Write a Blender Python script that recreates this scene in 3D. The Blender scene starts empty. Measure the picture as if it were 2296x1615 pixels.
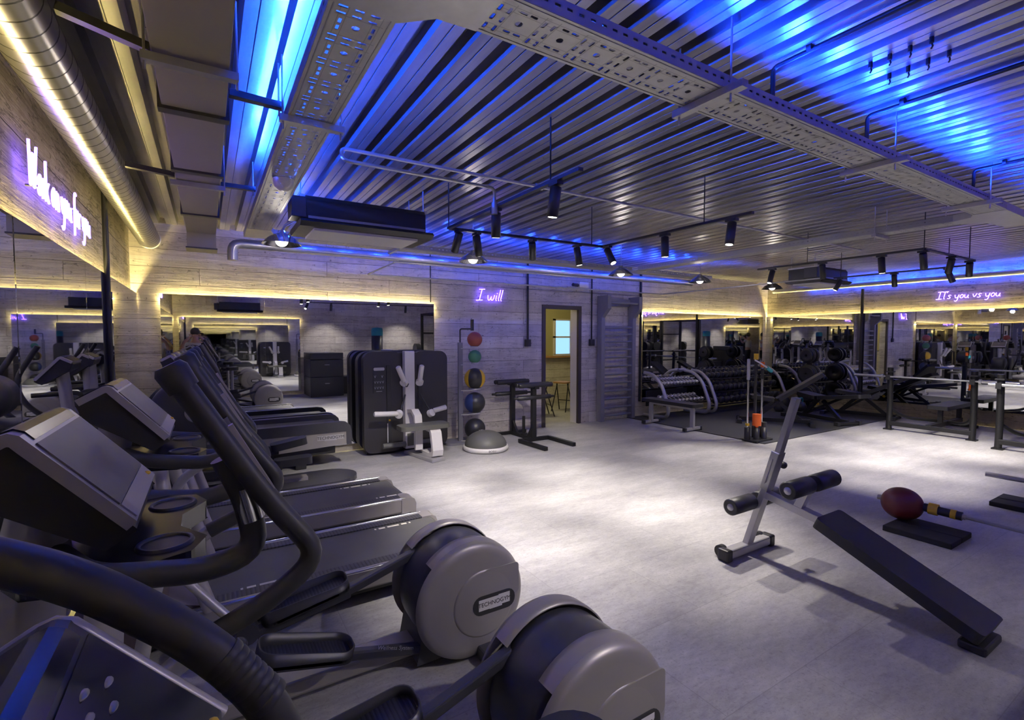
import bpy, math, random
from mathutils import Vector, Matrix
random.seed(7)
PI = math.pi
S = bpy.context.scene
COL = S.collection
# ------------------------------------------------------------------ mesh helpers
class MB:
    def __init__(s): s.v = []; s.f = []; s.sm = []; s.mi = []; s.cur = 0
    def add(s, vs, fs, smooth=False):
        n = len(s.v); s.v += [tuple(p) for p in vs]
        for f in fs:
            s.f.append([i + n for i in f]); s.sm.append(smooth); s.mi.append(s.cur)
        return s
    def obox(s, c, size, R=None):
        hx, hy, hz = [d / 2 for d in size]; c = Vector(c)
        vs = [Vector((x, y, z)) for x in (-hx, hx) for y in (-hy, hy) for z in (-hz, hz)]
        if R is not None: vs = [R @ p for p in vs]
        return s.add([p + c for p in vs], [(0, 1, 3, 2), (4, 6, 7, 5), (0, 4, 5, 1), (2, 3, 7, 6), (0, 2, 6, 4), (1, 5, 7, 3)])
    def box(s, x0, x1, y0, y1, z0, z1):
        return s.obox(((x0 + x1) / 2, (y0 + y1) / 2, (z0 + z1) / 2), (abs(x1 - x0), abs(y1 - y0), abs(z1 - z0)))
    def bar(s, p, q, w, h, up=(0, 0, 1)):
        p = Vector(p); q = Vector(q); d = (q - p); L = d.length; d.normalize()
        up = Vector(up)
        if abs(d.dot(up)) > .98: up = Vector((0, 1, 0))
        y = up.cross(d).normalized(); z = d.cross(y)
        R = Matrix((d, y, z)).transposed()
        return s.obox((p + q) / 2, (L, w, h), R)
    def tube(s, pts, r, n=10, closed=False, cap=True, smooth=True):
        pts = [Vector(p) for p in pts]; m = len(pts)
        rs = r if isinstance(r, (list, tuple)) else [r] * m
        vs = []; prev = None
        for i in range(m):
            if closed: t = pts[(i + 1) % m] - pts[i - 1]
            elif i == 0: t = pts[1] - pts[0]
            elif i == m - 1: t = pts[-1] - pts[-2]
            else: t = (pts[i + 1] - pts[i]).normalized() + (pts[i] - pts[i - 1]).normalized()
            t.normalize()
            if prev is None:
                a = Vector((0, 0, 1)) if abs(t.z) < .9 else Vector((1, 0, 0))
                u = t.cross(a).normalized()
            else:
                u = (prev - t * prev.dot(t)).normalized()
            prev = u; w = t.cross(u)
            for k in range(n):
                an = 2 * PI * k / n
                vs.append(pts[i] + (u * math.cos(an) + w * math.sin(an)) * rs[i])
        fs = []
        for i in range(m if closed else m - 1):
            j = (i + 1) % m
            for k in range(n):
                l = (k + 1) % n
                fs.append((i * n + k, i * n + l, j * n + l, j * n + k))
        base = len(s.v)
        s.add(vs, fs, smooth)
        if cap and not closed:
            s.add([vs[k] for k in range(n)], [tuple(reversed(range(n)))])
            s.add([vs[(m - 1) * n + k] for k in range(n)], [tuple(range(n))])
        return s
    def cyl(s, p, q, r, n=16, r2=None): return s.tube([p, q], [r, r if r2 is None else r2], n)
    def lathe(s, prof, o=(0, 0, 0), axis='z', n=24, smooth=True, a0=0., a1=2 * PI):
        full = abs(a1 - a0 - 2 * PI) < 1e-6; o = Vector(o); vs = []
        cnt = n if full else n + 1
        for i in range(cnt):
            an = a0 + (a1 - a0) * i / n
            for r, z in prof:
                x, y = r * math.cos(an), r * math.sin(an)
                p = {'z': (x, y, z), 'y': (x, z, y), 'x': (z, x, y)}[axis]
                vs.append(o + Vector(p))
        m = len(prof); fs = []
        for i in range(n):
            j = (i + 1) % cnt
            for k in range(m - 1):
                q = (i * m + k, j * m + k, j * m + k + 1, i * m + k + 1)
                fs.append(q if axis != 'y' else q[::-1])
        return s.add(vs, fs, smooth)
    def prism(s, out, a0, a1, axis='y', smooth=False):
        n = len(out)
        def P(a, b, t): return {'y': (a, t, b), 'x': (t, a, b), 'z': (a, b, t)}[axis]
        vs = [P(a, b, a0) for a, b in out] + [P(a, b, a1) for a, b in out]
        s.add(vs, [(i, (i + 1) % n, n + (i + 1) % n, n + i) for i in range(n)], smooth)
        s.add(vs, [tuple(reversed(range(n))), tuple(range(n, 2 * n))])
        return s
    def ball(s, c, r, sc=(1, 1, 1), n=24, m=14):
        prof = [(max(1e-4, r * math.sin(PI * i / m)), -r * math.cos(PI * i / m)) for i in range(m + 1)]
        n0 = len(s.v); s.lathe(prof, n=n); c = Vector(c)
        for i in range(n0, len(s.v)):
            p = s.v[i]; s.v[i] = (c.x + p[0] * sc[0], c.y + p[1] * sc[1], c.z + p[2] * sc[2])
        return s
def fillet(pts, rad, n=5):
    pts = [Vector(p) for p in pts]; out = [pts[0]]
    for i in range(1, len(pts) - 1):
        a, b, c = pts[i - 1], pts[i], pts[i + 1]
        r = rad[i - 1] if isinstance(rad, (list, tuple)) else rad
        d1 = (a - b); d2 = (c - b); r = min(r, d1.length * .49, d2.length * .49)
        p = b + d1.normalized() * r; q = b + d2.normalized() * r
        for k in range(n + 1):
            t = k / n
            out.append(p * (1 - t) ** 2 + b * 2 * t * (1 - t) + q * t * t)
    out.append(pts[-1]); return out
def rrect(x0, x1, y0, y1, r, n=5):
    o = []
    for cx, cy, a in ((x1 - r, y1 - r, 0), (x0 + r, y1 - r, 90), (x0 + r, y0 + r, 180), (x1 - r, y0 + r, 270)):
        for k in range(n + 1):
            t = math.radians(a + 90 * k / n); o.append((cx + r * math.cos(t), cy + r * math.sin(t)))
    return o
def part(name, mb, mat, parent=None, bevel=0, label=None, seg=2):
    me = bpy.data.meshes.new(name); me.from_pydata(mb.v, [], mb.f)
    me.polygons.foreach_set('use_smooth', mb.sm)
    mats = mat if isinstance(mat, (list, tuple)) else [mat]
    for m in mats: me.materials.append(m)
    if len(mats) > 1: me.polygons.foreach_set('material_index', mb.mi)
    me.update()
    o = bpy.data.objects.new(name, me); COL.objects.link(o)
    if parent is not None: o.parent = parent
    if bevel:
        b = o.modifiers.new('bevel', 'BEVEL'); b.width = bevel; b.segments = seg; b.limit_method = 'ANGLE'; b.angle_limit = math.radians(35)
    if label: o['label'] = label
    return o
def tag(o, label, cat, group=None, kind=None):
    o['label'] = label; o['category'] = cat
    if group: o['group'] = group
    if kind: o['kind'] = kind
    return o
def thing(name, label, cat, loc=(0, 0, 0), rz=0, group=None):
    o = bpy.data.objects.new(name, None); COL.objects.link(o); o.empty_display_size = .1
    o.location = loc; o.rotation_euler = (0, 0, rz)
    return tag(o, label, cat, group)
def struct(name, mb, mat, **k):
    o = part(name, mb, mat, **k); o['kind'] = 'structure'; return o
def dup(root, loc, rz=None, label=None, group=None):
    def cp(o, par):
        c = o.copy(); COL.objects.link(c); c.parent = par
        for ch in o.children: cp(ch, c)
        return c
    r = cp(root, None); r.location = loc
    if rz is not None: r.rotation_euler = (0, 0, rz)
    if label: r['label'] = label
    if group: r['group'] = group
    return r
def text(name, body, size, mat, parent, loc, rot, ext=.001, sx=1):
    cu = bpy.data.curves.new(name, 'FONT'); cu.body = body; cu.size = size; cu.extrude = ext; cu.align_x = 'CENTER'; cu.align_y = 'CENTER'
    t = bpy.data.objects.new(name, cu); COL.objects.link(t)
    me = bpy.data.meshes.new_from_object(t.evaluated_get(bpy.context.evaluated_depsgraph_get()))
    bpy.data.objects.remove(t); bpy.data.curves.remove(cu)
    me.name = name; me.materials.clear(); me.materials.append(mat)
    o = bpy.data.objects.new(name, me); COL.objects.link(o); o.parent = parent; o.location = loc; o.rotation_euler = rot; o.scale = (sx, 1, 1)
    return o
# ------------------------------------------------------------------ materials
def newmat(name):
    m = bpy.data.materials.new(name); m.use_nodes = True
    nt = m.node_tree; b = nt.nodes['Principled BSDF']; return m, nt, b
def N(nt, t, **k):
    n = nt.nodes.new(t)
    for a, v in k.items(): setattr(n, a, v)
    return n
def mth(nt, op, a, b=None, c=None):
    n = nt.nodes.new('ShaderNodeMath'); n.operation = op
    for i, x in enumerate((a, b, c)):
        if x is None: continue
        if isinstance(x, (int, float)): n.inputs[i].default_value = x
        else: nt.links.new(x, n.inputs[i])
    return n.outputs[0]
def mixc(nt, fac, a, b, mode='MIX'):
    n = nt.nodes.new('ShaderNodeMix'); n.data_type = 'RGBA'; n.blend_type = mode
    for i, x in ((0, fac), (6, a), (7, b)):
        if isinstance(x, (int, float)): n.inputs[i].default_value = x
        elif isinstance(x, tuple): n.inputs[i].default_value = (*x, 1)
        else: nt.links.new(x, n.inputs[i])
    return n.outputs[2]
def noise(nt, vec, scale, detail=4, rough=.55):
    n = nt.nodes.new('ShaderNodeTexNoise'); n.inputs['Scale'].default_value = scale; n.inputs['Detail'].default_value = detail; n.inputs['Roughness'].default_value = rough
    if vec is not None: nt.links.new(vec, n.inputs['Vector'])
    return n.outputs['Fac']
def ramp(nt, fac, lo, hi):
    n = nt.nodes.new('ShaderNodeMapRange'); n.inputs[1].default_value = lo; n.inputs[2].default_value = hi; nt.links.new(fac, n.inputs[0]); return n.outputs[0]
def bump(nt, b, h, st, dist=.01):
    n = nt.nodes.new('ShaderNodeBump'); n.inputs['Strength'].default_value = st; n.inputs['Distance'].default_value = dist
    nt.links.new(h, n.inputs['Height']); nt.links.new(n.outputs[0], b.inputs['Normal'])
def plain(name, col, rough=.5, metal=0., var=.12, scale=30, bmp=0, spec=None, coat=0):
    m, nt, b = newmat(name)
    tc = N(nt, 'ShaderNodeTexCoord'); f = noise(nt, tc.outputs['Object'], scale)
    c2 = tuple(max(0, x * (1 - var)) for x in col); c1 = tuple(min(1, x * (1 + var)) for x in col)
    nt.links.new(mixc(nt, f, c2, c1), b.inputs['Base Color'])
    nt.links.new(mth(nt, 'MULTIPLY_ADD', f, .12, rough - .06), b.inputs['Roughness'])
    b.inputs['Metallic'].default_value = metal
    if spec is not None: b.inputs['Specular IOR Level'].default_value = spec
    if coat: b.inputs['Coat Weight'].default_value = coat
    if bmp: bump(nt, b, noise(nt, tc.outputs['Object'], scale * 8, 2), bmp, .002)
    return m
def emit(name, col, st, back=(.02, .02, .02)):
    m, nt, b = newmat(name)
    b.inputs['Base Color'].default_value = (*back, 1)
    b.inputs['Emission Color'].default_value = (*col, 1); b.inputs['Emission Strength'].default_value = st
    return m
def wall_mat(name, base, dark, row=.2, seam=.5, bw=2.3):
    m, nt, b = newmat(name)
    g = N(nt, 'ShaderNodeNewGeometry'); sp = N(nt, 'ShaderNodeSeparateXYZ'); nt.links.new(g.outputs['Position'], sp.inputs[0])
    u = mth(nt, 'ADD', sp.outputs[0], sp.outputs[1])
    cb = N(nt, 'ShaderNodeCombineXYZ'); nt.links.new(u, cb.inputs[0]); nt.links.new(sp.outputs[2], cb.inputs[1])
    br = N(nt, 'ShaderNodeTexBrick'); br.offset = .37; br.inputs['Scale'].default_value = 1
    br.inputs['Brick Width'].default_value = bw; br.inputs['Row Height'].default_value = row; br.inputs['Mortar Size'].default_value = .004; br.inputs['Mortar Smooth'].default_value = .6
    br.inputs['Color1'].default_value = (.35, .35, .35, 1); br.inputs['Color2'].default_value = (.65, .65, .65, 1); br.inputs['Mortar'].default_value = (.5, .5, .5, 1)
    wob = N(nt, 'ShaderNodeVectorMath', operation='ADD')
    nz = N(nt, 'ShaderNodeTexNoise'); nz.inputs['Scale'].default_value = 3; nt.links.new(cb.outputs[0], nz.inputs['Vector'])
    sc = N(nt, 'ShaderNodeVectorMath', operation='SCALE'); nt.links.new(nz.outputs['Color'], sc.inputs[0]); sc.inputs['Scale'].default_value = .02
    nt.links.new(cb.outputs[0], wob.inputs[0]); nt.links.new(sc.outputs[0], wob.inputs[1]); nt.links.new(wob.outputs[0], br.inputs['Vector'])
    def stretched(sx, sy, k, det=6, ro=.65):
        st = N(nt, 'ShaderNodeMapping'); st.inputs['Scale'].default_value = (sx, sy, 1); nt.links.new(cb.outputs[0], st.inputs['Vector'])
        return noise(nt, st.outputs[0], k, det, ro)
    n1 = stretched(1.2, 14, 1.5); n2 = noise(nt, g.outputs['Position'], 2.2, 6, .65); n3 = noise(nt, g.outputs['Position'], 24, 3, .6); n4 = stretched(5, .5, 1.6, 5); n5 = stretched(.7, 5.0, 1.3, 7, .6)
    f = mth(nt, 'ADD', mth(nt, 'MULTIPLY', n1, .4), mth(nt, 'ADD', mth(nt, 'MULTIPLY', n2, .35), mth(nt, 'MULTIPLY', n4, .25)))
    f = ramp(nt, f, .34, .66)
    c = mixc(nt, f, dark, base)
    c = mixc(nt, .55, c, br.outputs['Color'], 'OVERLAY')
    spots = ramp(nt, n3, .64, .70)
    c = mixc(nt, mth(nt, 'MULTIPLY', spots, .7), c, tuple(x * .3 for x in dark))
    crack = ramp(nt, mth(nt, 'ABSOLUTE', mth(nt, 'SUBTRACT', n5, .5)), .014, .0)
    c = mixc(nt, mth(nt, 'MULTIPLY', crack, seam * .8), c, tuple(x * .25 for x in dark))
    c = mixc(nt, mth(nt, 'MULTIPLY', br.outputs['Fac'], min(1, seam * 1.3)), c, tuple(x * .25 for x in dark))
    nt.links.new(c, b.inputs['Base Color']); b.inputs['Roughness'].default_value = .85; b.inputs['Specular IOR Level'].default_value = .2
    h = mth(nt, 'SUBTRACT', n1, mth(nt, 'MULTIPLY', br.outputs['Fac'], .8))
    bump(nt, b, h, .7, .014)
    return m
def floor_mat():
    m, nt, b = newmat('floor_stone_tile')
    g = N(nt, 'ShaderNodeNewGeometry')
    br = N(nt, 'ShaderNodeTexBrick'); br.offset = .5; br.inputs['Scale'].default_value = 1
    br.inputs['Brick Width'].default_value = 1.2; br.inputs['Row Height'].default_value = .6; br.inputs['Mortar Size'].default_value = .0022
    br.inputs['Color1'].default_value = (.42, .42, .42, 1); br.inputs['Color2'].default_value = (.58, .58, .58, 1); br.inputs['Mortar'].default_value = (.5, .5, .5, 1)
    nt.links.new(g.outputs['Position'], br.inputs['Vector'])
    mp = N(nt, 'ShaderNodeMapping'); mp.inputs['Scale'].default_value = (1, 2.6, 1); mp.inputs['Rotation'].default_value = (0, 0, .5); nt.links.new(g.outputs['Position'], mp.inputs['Vector'])
    n1 = noise(nt, mp.outputs[0], 1.5, 9, .74); n2 = noise(nt, mp.outputs[0], 14, 6, .75); n3 = noise(nt, g.outputs['Position'], 55, 4, .7)
    f = mth(nt, 'ADD', mth(nt, 'MULTIPLY', n1, .5), mth(nt, 'ADD', mth(nt, 'MULTIPLY', n2, .35), mth(nt, 'MULTIPLY', n3, .15)))
    f = ramp(nt, f, .36, .64)
    c = mixc(nt, f, (.25, .242, .252), (.50, .49, .49))
    c = mixc(nt, mth(nt, 'MULTIPLY', ramp(nt, n3, .52, .68), .5), c, (.16, .15, .155))
    c = mixc(nt, .25, c, br.outputs['Color'], 'OVERLAY')
    c = mixc(nt, mth(nt, 'MULTIPLY', br.outputs['Fac'], .38), c, (.16, .155, .155))
    nt.links.new(c, b.inputs['Base Color'])
    nt.links.new(mth(nt, 'MULTIPLY_ADD', n2, .25, .38), b.inputs['Roughness']); b.inputs['Specular IOR Level'].default_value = .4
    bump(nt, b, mth(nt, 'SUBTRACT', n2, br.outputs['Fac']), .12, .003)
    return m
def deck_mat():
    m, nt, b = newmat('galvanised_deck')
    g = N(nt, 'ShaderNodeNewGeometry')
    mp = N(nt, 'ShaderNodeMapping'); mp.inputs['Scale'].default_value = (6, .5, 1); nt.links.new(g.outputs['Position'], mp.inputs['Vector'])
    n1 = noise(nt, mp.outputs[0], 1.3, 5, .6); n2 = noise(nt, g.outputs['Position'], .9, 4, .55); n3 = noise(nt, g.outputs['Position'], 14, 4)
    f = ramp(nt, mth(nt, 'ADD', mth(nt, 'MULTIPLY', n1, .5), mth(nt, 'MULTIPLY', n2, .5)), .32, .66)
    nt.links.new(mixc(nt, f, (.20, .195, .195), (.50, .49, .50)), b.inputs['Base Color'])
    b.inputs['Metallic'].default_value = .8
    nt.links.new(mth(nt, 'MULTIPLY_ADD', n3, .14, .24), b.inputs['Roughness'])
    bump(nt, b, n3, .03, .004)
    return m
def tray_mat():
    """galvanised sheet with punched slots; object x runs along the tray, y across"""
    m, nt, b = newmat('perforated_tray')
    tc = N(nt, 'ShaderNodeTexCoord'); sp = N(nt, 'ShaderNodeSeparateXYZ'); nt.links.new(tc.outputs['Object'], sp.inputs[0])
    x, y = sp.outputs[0], sp.outputs[1]
    P = .17
    u = mth(nt, 'FLOORED_MODULO', x, P)
    def near(a, c, w): return mth(nt, 'LESS_THAN', mth(nt, 'ABSOLUTE', mth(nt, 'SUBTRACT', a, c)), w)
    vm = mth(nt, 'FLOORED_MODULO', mth(nt, 'ADD', y, .5255), .051); dash = near(vm, .0255, .015)
    inside = mth(nt, 'LESS_THAN', mth(nt, 'ABSOLUTE', y), .078)
    um = mth(nt, 'FLOORED_MODULO', mth(nt, 'SUBTRACT', u, .075), .04); dl = near(um, .02, .014)
    a = mth(nt, 'MULTIPLY', mth(nt, 'ADD', near(u, .015, .006), near(u, .05, .006)), dash)
    wide = mth(nt, 'MULTIPLY', near(u, .115, .038), mth(nt, 'MULTIPLY', dl, near(mth(nt, 'ABSOLUTE', y), .055, .0055)))
    du = mth(nt, 'SUBTRACT', u, .11); hole = mth(nt, 'LESS_THAN', mth(nt, 'ADD', mth(nt, 'MULTIPLY', du, du), mth(nt, 'MULTIPLY', y, y)), .00017)
    mask = mth(nt, 'MULTIPLY', mth(nt, 'MINIMUM', mth(nt, 'ADD', mth(nt, 'ADD', a, wide), hole), 1), inside)
    # pressed grooves around the slot groups
    gr = mth(nt, 'MULTIPLY', mth(nt, 'MINIMUM', mth(nt, 'ADD', mth(nt, 'ADD', near(mth(nt, 'ABSOLUTE', mth(nt, 'SUBTRACT', u, .0325)), .028, .002), near(mth(nt, 'ABSOLUTE', mth(nt, 'SUBTRACT', mth(nt, 'ABSOLUTE', y), .055)), .012, .0015)), 0), 1), inside)
    n = noise(nt, tc.outputs['Object'], 9, 5)
    nt.links.new(mixc(nt, mth(nt, 'MULTIPLY', gr, .5), mixc(nt, n, (.46, .46, .46), (.66, .66, .65)), (.2, .2, .2)), b.inputs['Base Color']); b.inputs['Metallic'].default_value = .55; b.inputs['Roughness'].default_value = .5
    tr = N(nt, 'ShaderNodeBsdfTransparent'); mx = N(nt, 'ShaderNodeMixShader')
    nt.links.new(mask, mx.inputs[0]); nt.links.new(b.outputs[0], mx.inputs[1]); nt.links.new(tr.outputs[0], mx.inputs[2])
    nt.links.new(mx.outputs[0], nt.nodes['Material Output'].inputs['Surface'])
    # pressed frames round the slots
    return m
def rail_mat():
    m, nt, b = newmat('slotted_tray_rail')
    tc = N(nt, 'ShaderNodeTexCoord'); sp = N(nt, 'ShaderNodeSeparateXYZ'); nt.links.new(tc.outputs['Object'], sp.inputs[0])
    u = mth(nt, 'FLOORED_MODULO', sp.outputs[0], .05)
    k = mth(nt, 'MULTIPLY', mth(nt, 'LESS_THAN', u, .024), mth(nt, 'LESS_THAN', mth(nt, 'ABSOLUTE', mth(nt, 'SUBTRACT', sp.outputs[2], .030)), .005))
    b.inputs['Base Color'].default_value = (.42, .42, .43, 1); b.inputs['Metallic'].default_value = .7; b.inputs['Roughness'].default_value = .45
    tr = N(nt, 'ShaderNodeBsdfTransparent'); mx = N(nt, 'ShaderNodeMixShader')
    nt.links.new(k, mx.inputs[0]); nt.links.new(b.outputs[0], mx.inputs[1]); nt.links.new(tr.outputs[0], mx.inputs[2])
    nt.links.new(mx.outputs[0], nt.nodes['Material Output'].inputs['Surface'])
    return m
def belt_mat():
    m, nt, b = newmat('treadmill_belt')
    tc = N(nt, 'ShaderNodeTexCoord'); n = noise(nt, tc.outputs['Object'], 6, 5); n2 = noise(nt, tc.outputs['Object'], 220, 2)
    nt.links.new(mixc(nt, n, (.060, .060, .058), (.095, .093, .088)), b.inputs['Base Color']); b.inputs['Roughness'].default_value = .55
    bump(nt, b, n2, .3, .002); return m
def ribbed(name, col, axis=0, pitch=.02, rough=.5, metal=0, depth=.5, thr=None):
    m, nt, b = newmat(name)
    tc = N(nt, 'ShaderNodeTexCoord'); sp = N(nt, 'ShaderNodeSeparateXYZ'); nt.links.new(tc.outputs['Object'], sp.inputs[0])
    w = mth(nt, 'ABSOLUTE', mth(nt, 'SUBTRACT', mth(nt, 'FRACT', mth(nt, 'DIVIDE', sp.outputs[axis], pitch)), .5))
    k = mth(nt, 'GREATER_THAN', w, .18) if thr is None else mth(nt, 'LESS_THAN', w, thr)
    nt.links.new(mixc(nt, k, tuple(c * .35 for c in col), col), b.inputs['Base Color']); b.inputs['Roughness'].default_value = rough; b.inputs['Metallic'].default_value = metal
    bump(nt, b, w, depth, .004); return m
M = {}
M['wall'] = wall_mat('board_formed_concrete', (.66, .615, .60), (.37, .34, .335))
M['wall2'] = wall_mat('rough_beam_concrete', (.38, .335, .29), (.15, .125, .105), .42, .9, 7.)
M['floor'] = floor_mat(); M['deck'] = deck_mat(); M['tray'] = tray_mat(); M['belt'] = belt_mat(); M['rail'] = rail_mat()
M['rubber_mat'] = plain('rubber_floor_mat', (.035, .035, .04), .75, 0, .5, 60, .3)
M['black'] = plain('black_plastic', (.021, .021, .025), .4)
M['blackm'] = plain('black_powder_coat', (.012, .012, .014), .45, .2)
M['navy'] = plain('dark_slate_plastic', (.040, .040, .050), .36)
M['grip'] = plain('black_rubber_grip', (.034, .034, .037), .46, 0, .15, 40)
M['shell'] = plain('grey_shell_paint', (.31, .29, .29), .4, .35, .06, 12)
M['face'] = plain('console_face', (.135, .125, .125), .45, .1, .06, 12)
M['trim'] = plain('lilac_grey_trim', (.44, .42, .46), .36, .4, .06, 12)
M['galv'] = plain('galvanised_steel', (.52, .52, .53), .38, .75, .2, 14)
M['chrome'] = plain('chrome', (.75, .75, .77), .16, 1, .05)
M['silver'] = plain('silver_paint', (.48, .47, .50), .35, .55, .06)
M['steel'] = plain('brushed_steel', (.42, .42, .44), .34, .85, .1)
M['white'] = plain('white_paint', (.66, .64, .66), .4, 0, .04)
M['beltmark'] = plain('white_belt_print', (.75, .72, .64), .6)
M['leather'] = plain('black_leatherette', (.016, .016, .021), .42, 0, .15, 60, .15)
M['greyleather'] = plain('grey_seat_pad', (.10, .10, .09), .5, 0, .1, 60, .1)
M['paintgrey'] = plain('grey_blue_wood_paint', (.19, .185, .22), .5, 0, .1, 10)
M['duct'] = plain('insulated_duct_board', (.25, .23, .22), .65, .1, .1, 5)
M['navyac'] = plain('black_ac_cabinet', (.014, .014, .016), .4)
M['mirror'] = plain('mirror_glass', (.83, .84, .84), .02, 1, 0)
M['mirror'].node_tree.nodes['Principled BSDF'].inputs['Roughness'].default_value = .012
for l in list(M['mirror'].node_tree.links):
    if l.to_socket.name == 'Roughness': M['mirror'].node_tree.links.remove(l)
M['ledw'] = emit('warm_led_strip', (1, .80, .27), 120)
M['ledb'] = emit('blue_led_strip', (.007, .05, 1), 4200)
M['fillv'] = emit('violet_blue_fill_strip', (.10, .07, 1), 420)  # used only by the added fill strip behind the camera
M['ledb3'] = emit('soft_blue_led_strip', (.008, .06, 1), 850)
M['ledb2'] = emit('cyan_blue_led_strip', (.012, .08, 1), 1600)
M['neon'] = emit('violet_neon_tube', (.17, .075, 1), 10)
M['lens'] = emit('lit_lamp_lens', (1, .93, .82), 7)
M['lensb'] = emit('bell_lamp_bulb', (1, .93, .85), 4)
M['gloss'] = plain('glossy_navy_plastic', (.014, .014, .026), .22)
M['charcoal'] = plain('charcoal_shell', (.026, .024, .028), .45)
M['iron'] = plain('black_rubber_dumbbell', (.030, .030, .034), .3)
M['red'] = plain('dark_red_rubber', (.13, .018, .016), .4); M['redball'] = plain('red_ball', (.28, .06, .045), .5)
M['green'] = plain('green_ball', (.05, .19, .12), .5); M['yellow'] = plain('yellow_panel', (.62, .38, .02), .45); M['bluep'] = plain('blue_panel', (.025, .045, .17), .45)
M['orange'] = plain('orange_plastic', (.80, .14, .012), .5); M['teal'] = plain('teal_plastic', (.02, .25, .34), .5)
M['foam'] = plain('black_foam_board', (.016, .016, .014), .9, 0, .3, 90, .4)
M['pedal'] = ribbed('ribbed_pedal_rubber', (.025, .025, .03), 0, .014)
M['ribstep'] = ribbed('ribbed_side_step', (.05, .05, .058), 0, .022)
M['spiral'] = ribbed('spiral_duct_steel', (.42, .41, .40), 1, .1, .28, .92, .02, .465)
M['wood'] = plain('oak_board', (.40, .22, .09), .5, 0, .2, 8); M['yroom'] = plain('yellow_plaster', (.40, .36, .19), .8, 0, .06, 3)
M['skin'] = plain('skin', (.50, .30, .22), .5); M['hair'] = plain('dark_hair', (.02, .014, .012), .5); M['cloth'] = plain('white_shirt', (.6, .58, .56), .8); M['cloth2'] = plain('dark_trousers', (.03, .03, .04), .8)
M['door_dark'] = plain('dark_brown_frame', (.045, .035, .04), .5); M['winglow'] = emit('daylight_window', (.30, .58, 1), .75)
M['plum'] = plain('plum_cover', (.075, .055, .07), .5)
# ------------------------------------------------------------------ room shell
XL, XR, YF, YB, ZC = -.72, 11.69, -.85, 6.95, 2.88
struct('floor', MB().box(XL - .2, XR + .2, YF - .2, YB, -.1, 0).box(4.0, 8.4, YB, 9.7, -.1, 0), M['floor'])
def wallbox(name, mat, *bx):
    m = MB()
    for b in bx: m.box(*b)
    return struct(name, m, mat)
DX0, DX1, DZ = 4.97, 5.74, 2.09
wallbox('wall_back', M['wall'], (XL - .2, DX0, YB, YB + .22, 0, 3), (DX1, XR + .2, YB, YB + .22, 0, 3), (DX0, DX1, YB, YB + .22, DZ, 3))
wallbox('wall_left', M['wall2'], (XL - .2, XL, YF, YB, 0, 3))
wallbox('wall_right', M['wall2'], (XR, XR + .2, YF, YB, 0, 3))
wallbox('wall_front', M['wall'], (XL - .2, XR + .2, YF - .2, YF, 0, 3))
# corrugated steel deck, ribs along the depth of the room
prof = []; x = XL
while x < XR:
    for dx, z in ((0, ZC), (.048, ZC), (.0495, ZC + .006), (.0545, ZC + .006), (.056, ZC), (.104, ZC), (.116, ZC + .068), (.162, ZC + .068)): prof.append((x + dx, z))
    x += .175
prof.append((XR, ZC))
m = MB(); n = len(prof)
m.add([(a, YF, z) for a, z in prof] + [(a, YB, z) for a, z in prof], [(i, n + i, n + i + 1, i + 1) for i in range(n - 1)])
m.box(XL - .2, XR + .2, YF, YB, 3.0, 3.1)
struct('ceiling', m, M['deck'])
# room behind the doorway
wallbox('wall_lobby', M['yroom'], (4.0, 4.1, YB + .22, 9.7, 1.12, 3), (8.3, 8.4, YB + .22, 9.7, 0, 3), (4.0, 8.4, 9.6, 9.7, 1.12, 3), (4.0, 8.4, YB + .22, 9.7, 2.9, 3))
wallbox('wall_lobby_base', M['wall'], (4.0, 4.1, YB + .22, 9.7, 0, 1.1), (4.0, 8.3, 9.58, 9.7, 0, 1.1))
o = struct('trim_1', MB().box(4.1, 8.3, 9.44, 9.6, 1.08, 1.13), M['wood'], bevel=.006)
w = struct('window_1', MB().box(7.13, 7.18, 9.55, 9.6, 1.16, 2.02).box(7.62, 7.67, 9.55, 9.6, 1.16, 2.02).box(7.13, 7.67, 9.55, 9.6, 1.98, 2.02).box(7.13, 7.67, 9.55, 9.6, 1.13, 1.17).box(7.13, 7.67, 9.55, 9.6, 1.56, 1.60), M['white'])
part('pane', MB().box(7.18, 7.62, 9.58, 9.595, 1.17, 1.98), M['winglow'], w)
fr = MB()
for a, b in ((DX0 - .05, DX0 + .02), (DX1 - .02, DX1 + .05)): fr.box(a, b, YB - .025, YB + .03, 0, DZ)
fr.box(DX0 - .05, DX1 + .05, YB - .025, YB + .03, DZ - .02, DZ + .05)
struct('door_1', fr, M['door_dark'], bevel=.004)
struct('trim_2', MB().box(DX1 - .012, DX1 + .002, YB + .03, YB + .22, 0, DZ), M['white'])
def stool(loc, rz, label):
    t = thing('bar_stool', label, 'stool', loc, rz)
    part('seat', MB().prism(rrect(-.16, .16, -.16, .16, .06), .60, .63, 'z'), M['wood'], t)
    for sx in (-1, 1):
        for sy in (-1, 1): part('leg', MB().tube([(sx * .17, sy * .17, 0), (-sx * .02, sy * .13, .6)], .012, 8), M['black'], t)
    part('footrest', MB().tube([(.1, -.155, .22), (.1, .155, .22)], .009, 8), M['black'], t)
stool((6.42, 8.3, 0), .4, 'wooden bar stool with crossed black legs seen through the doorway, nearer the right door jamb')
stool((5.72, 8.0, 0), -.3, 'black legged stool behind the left door jamb, seen low in the doorway')
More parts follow.
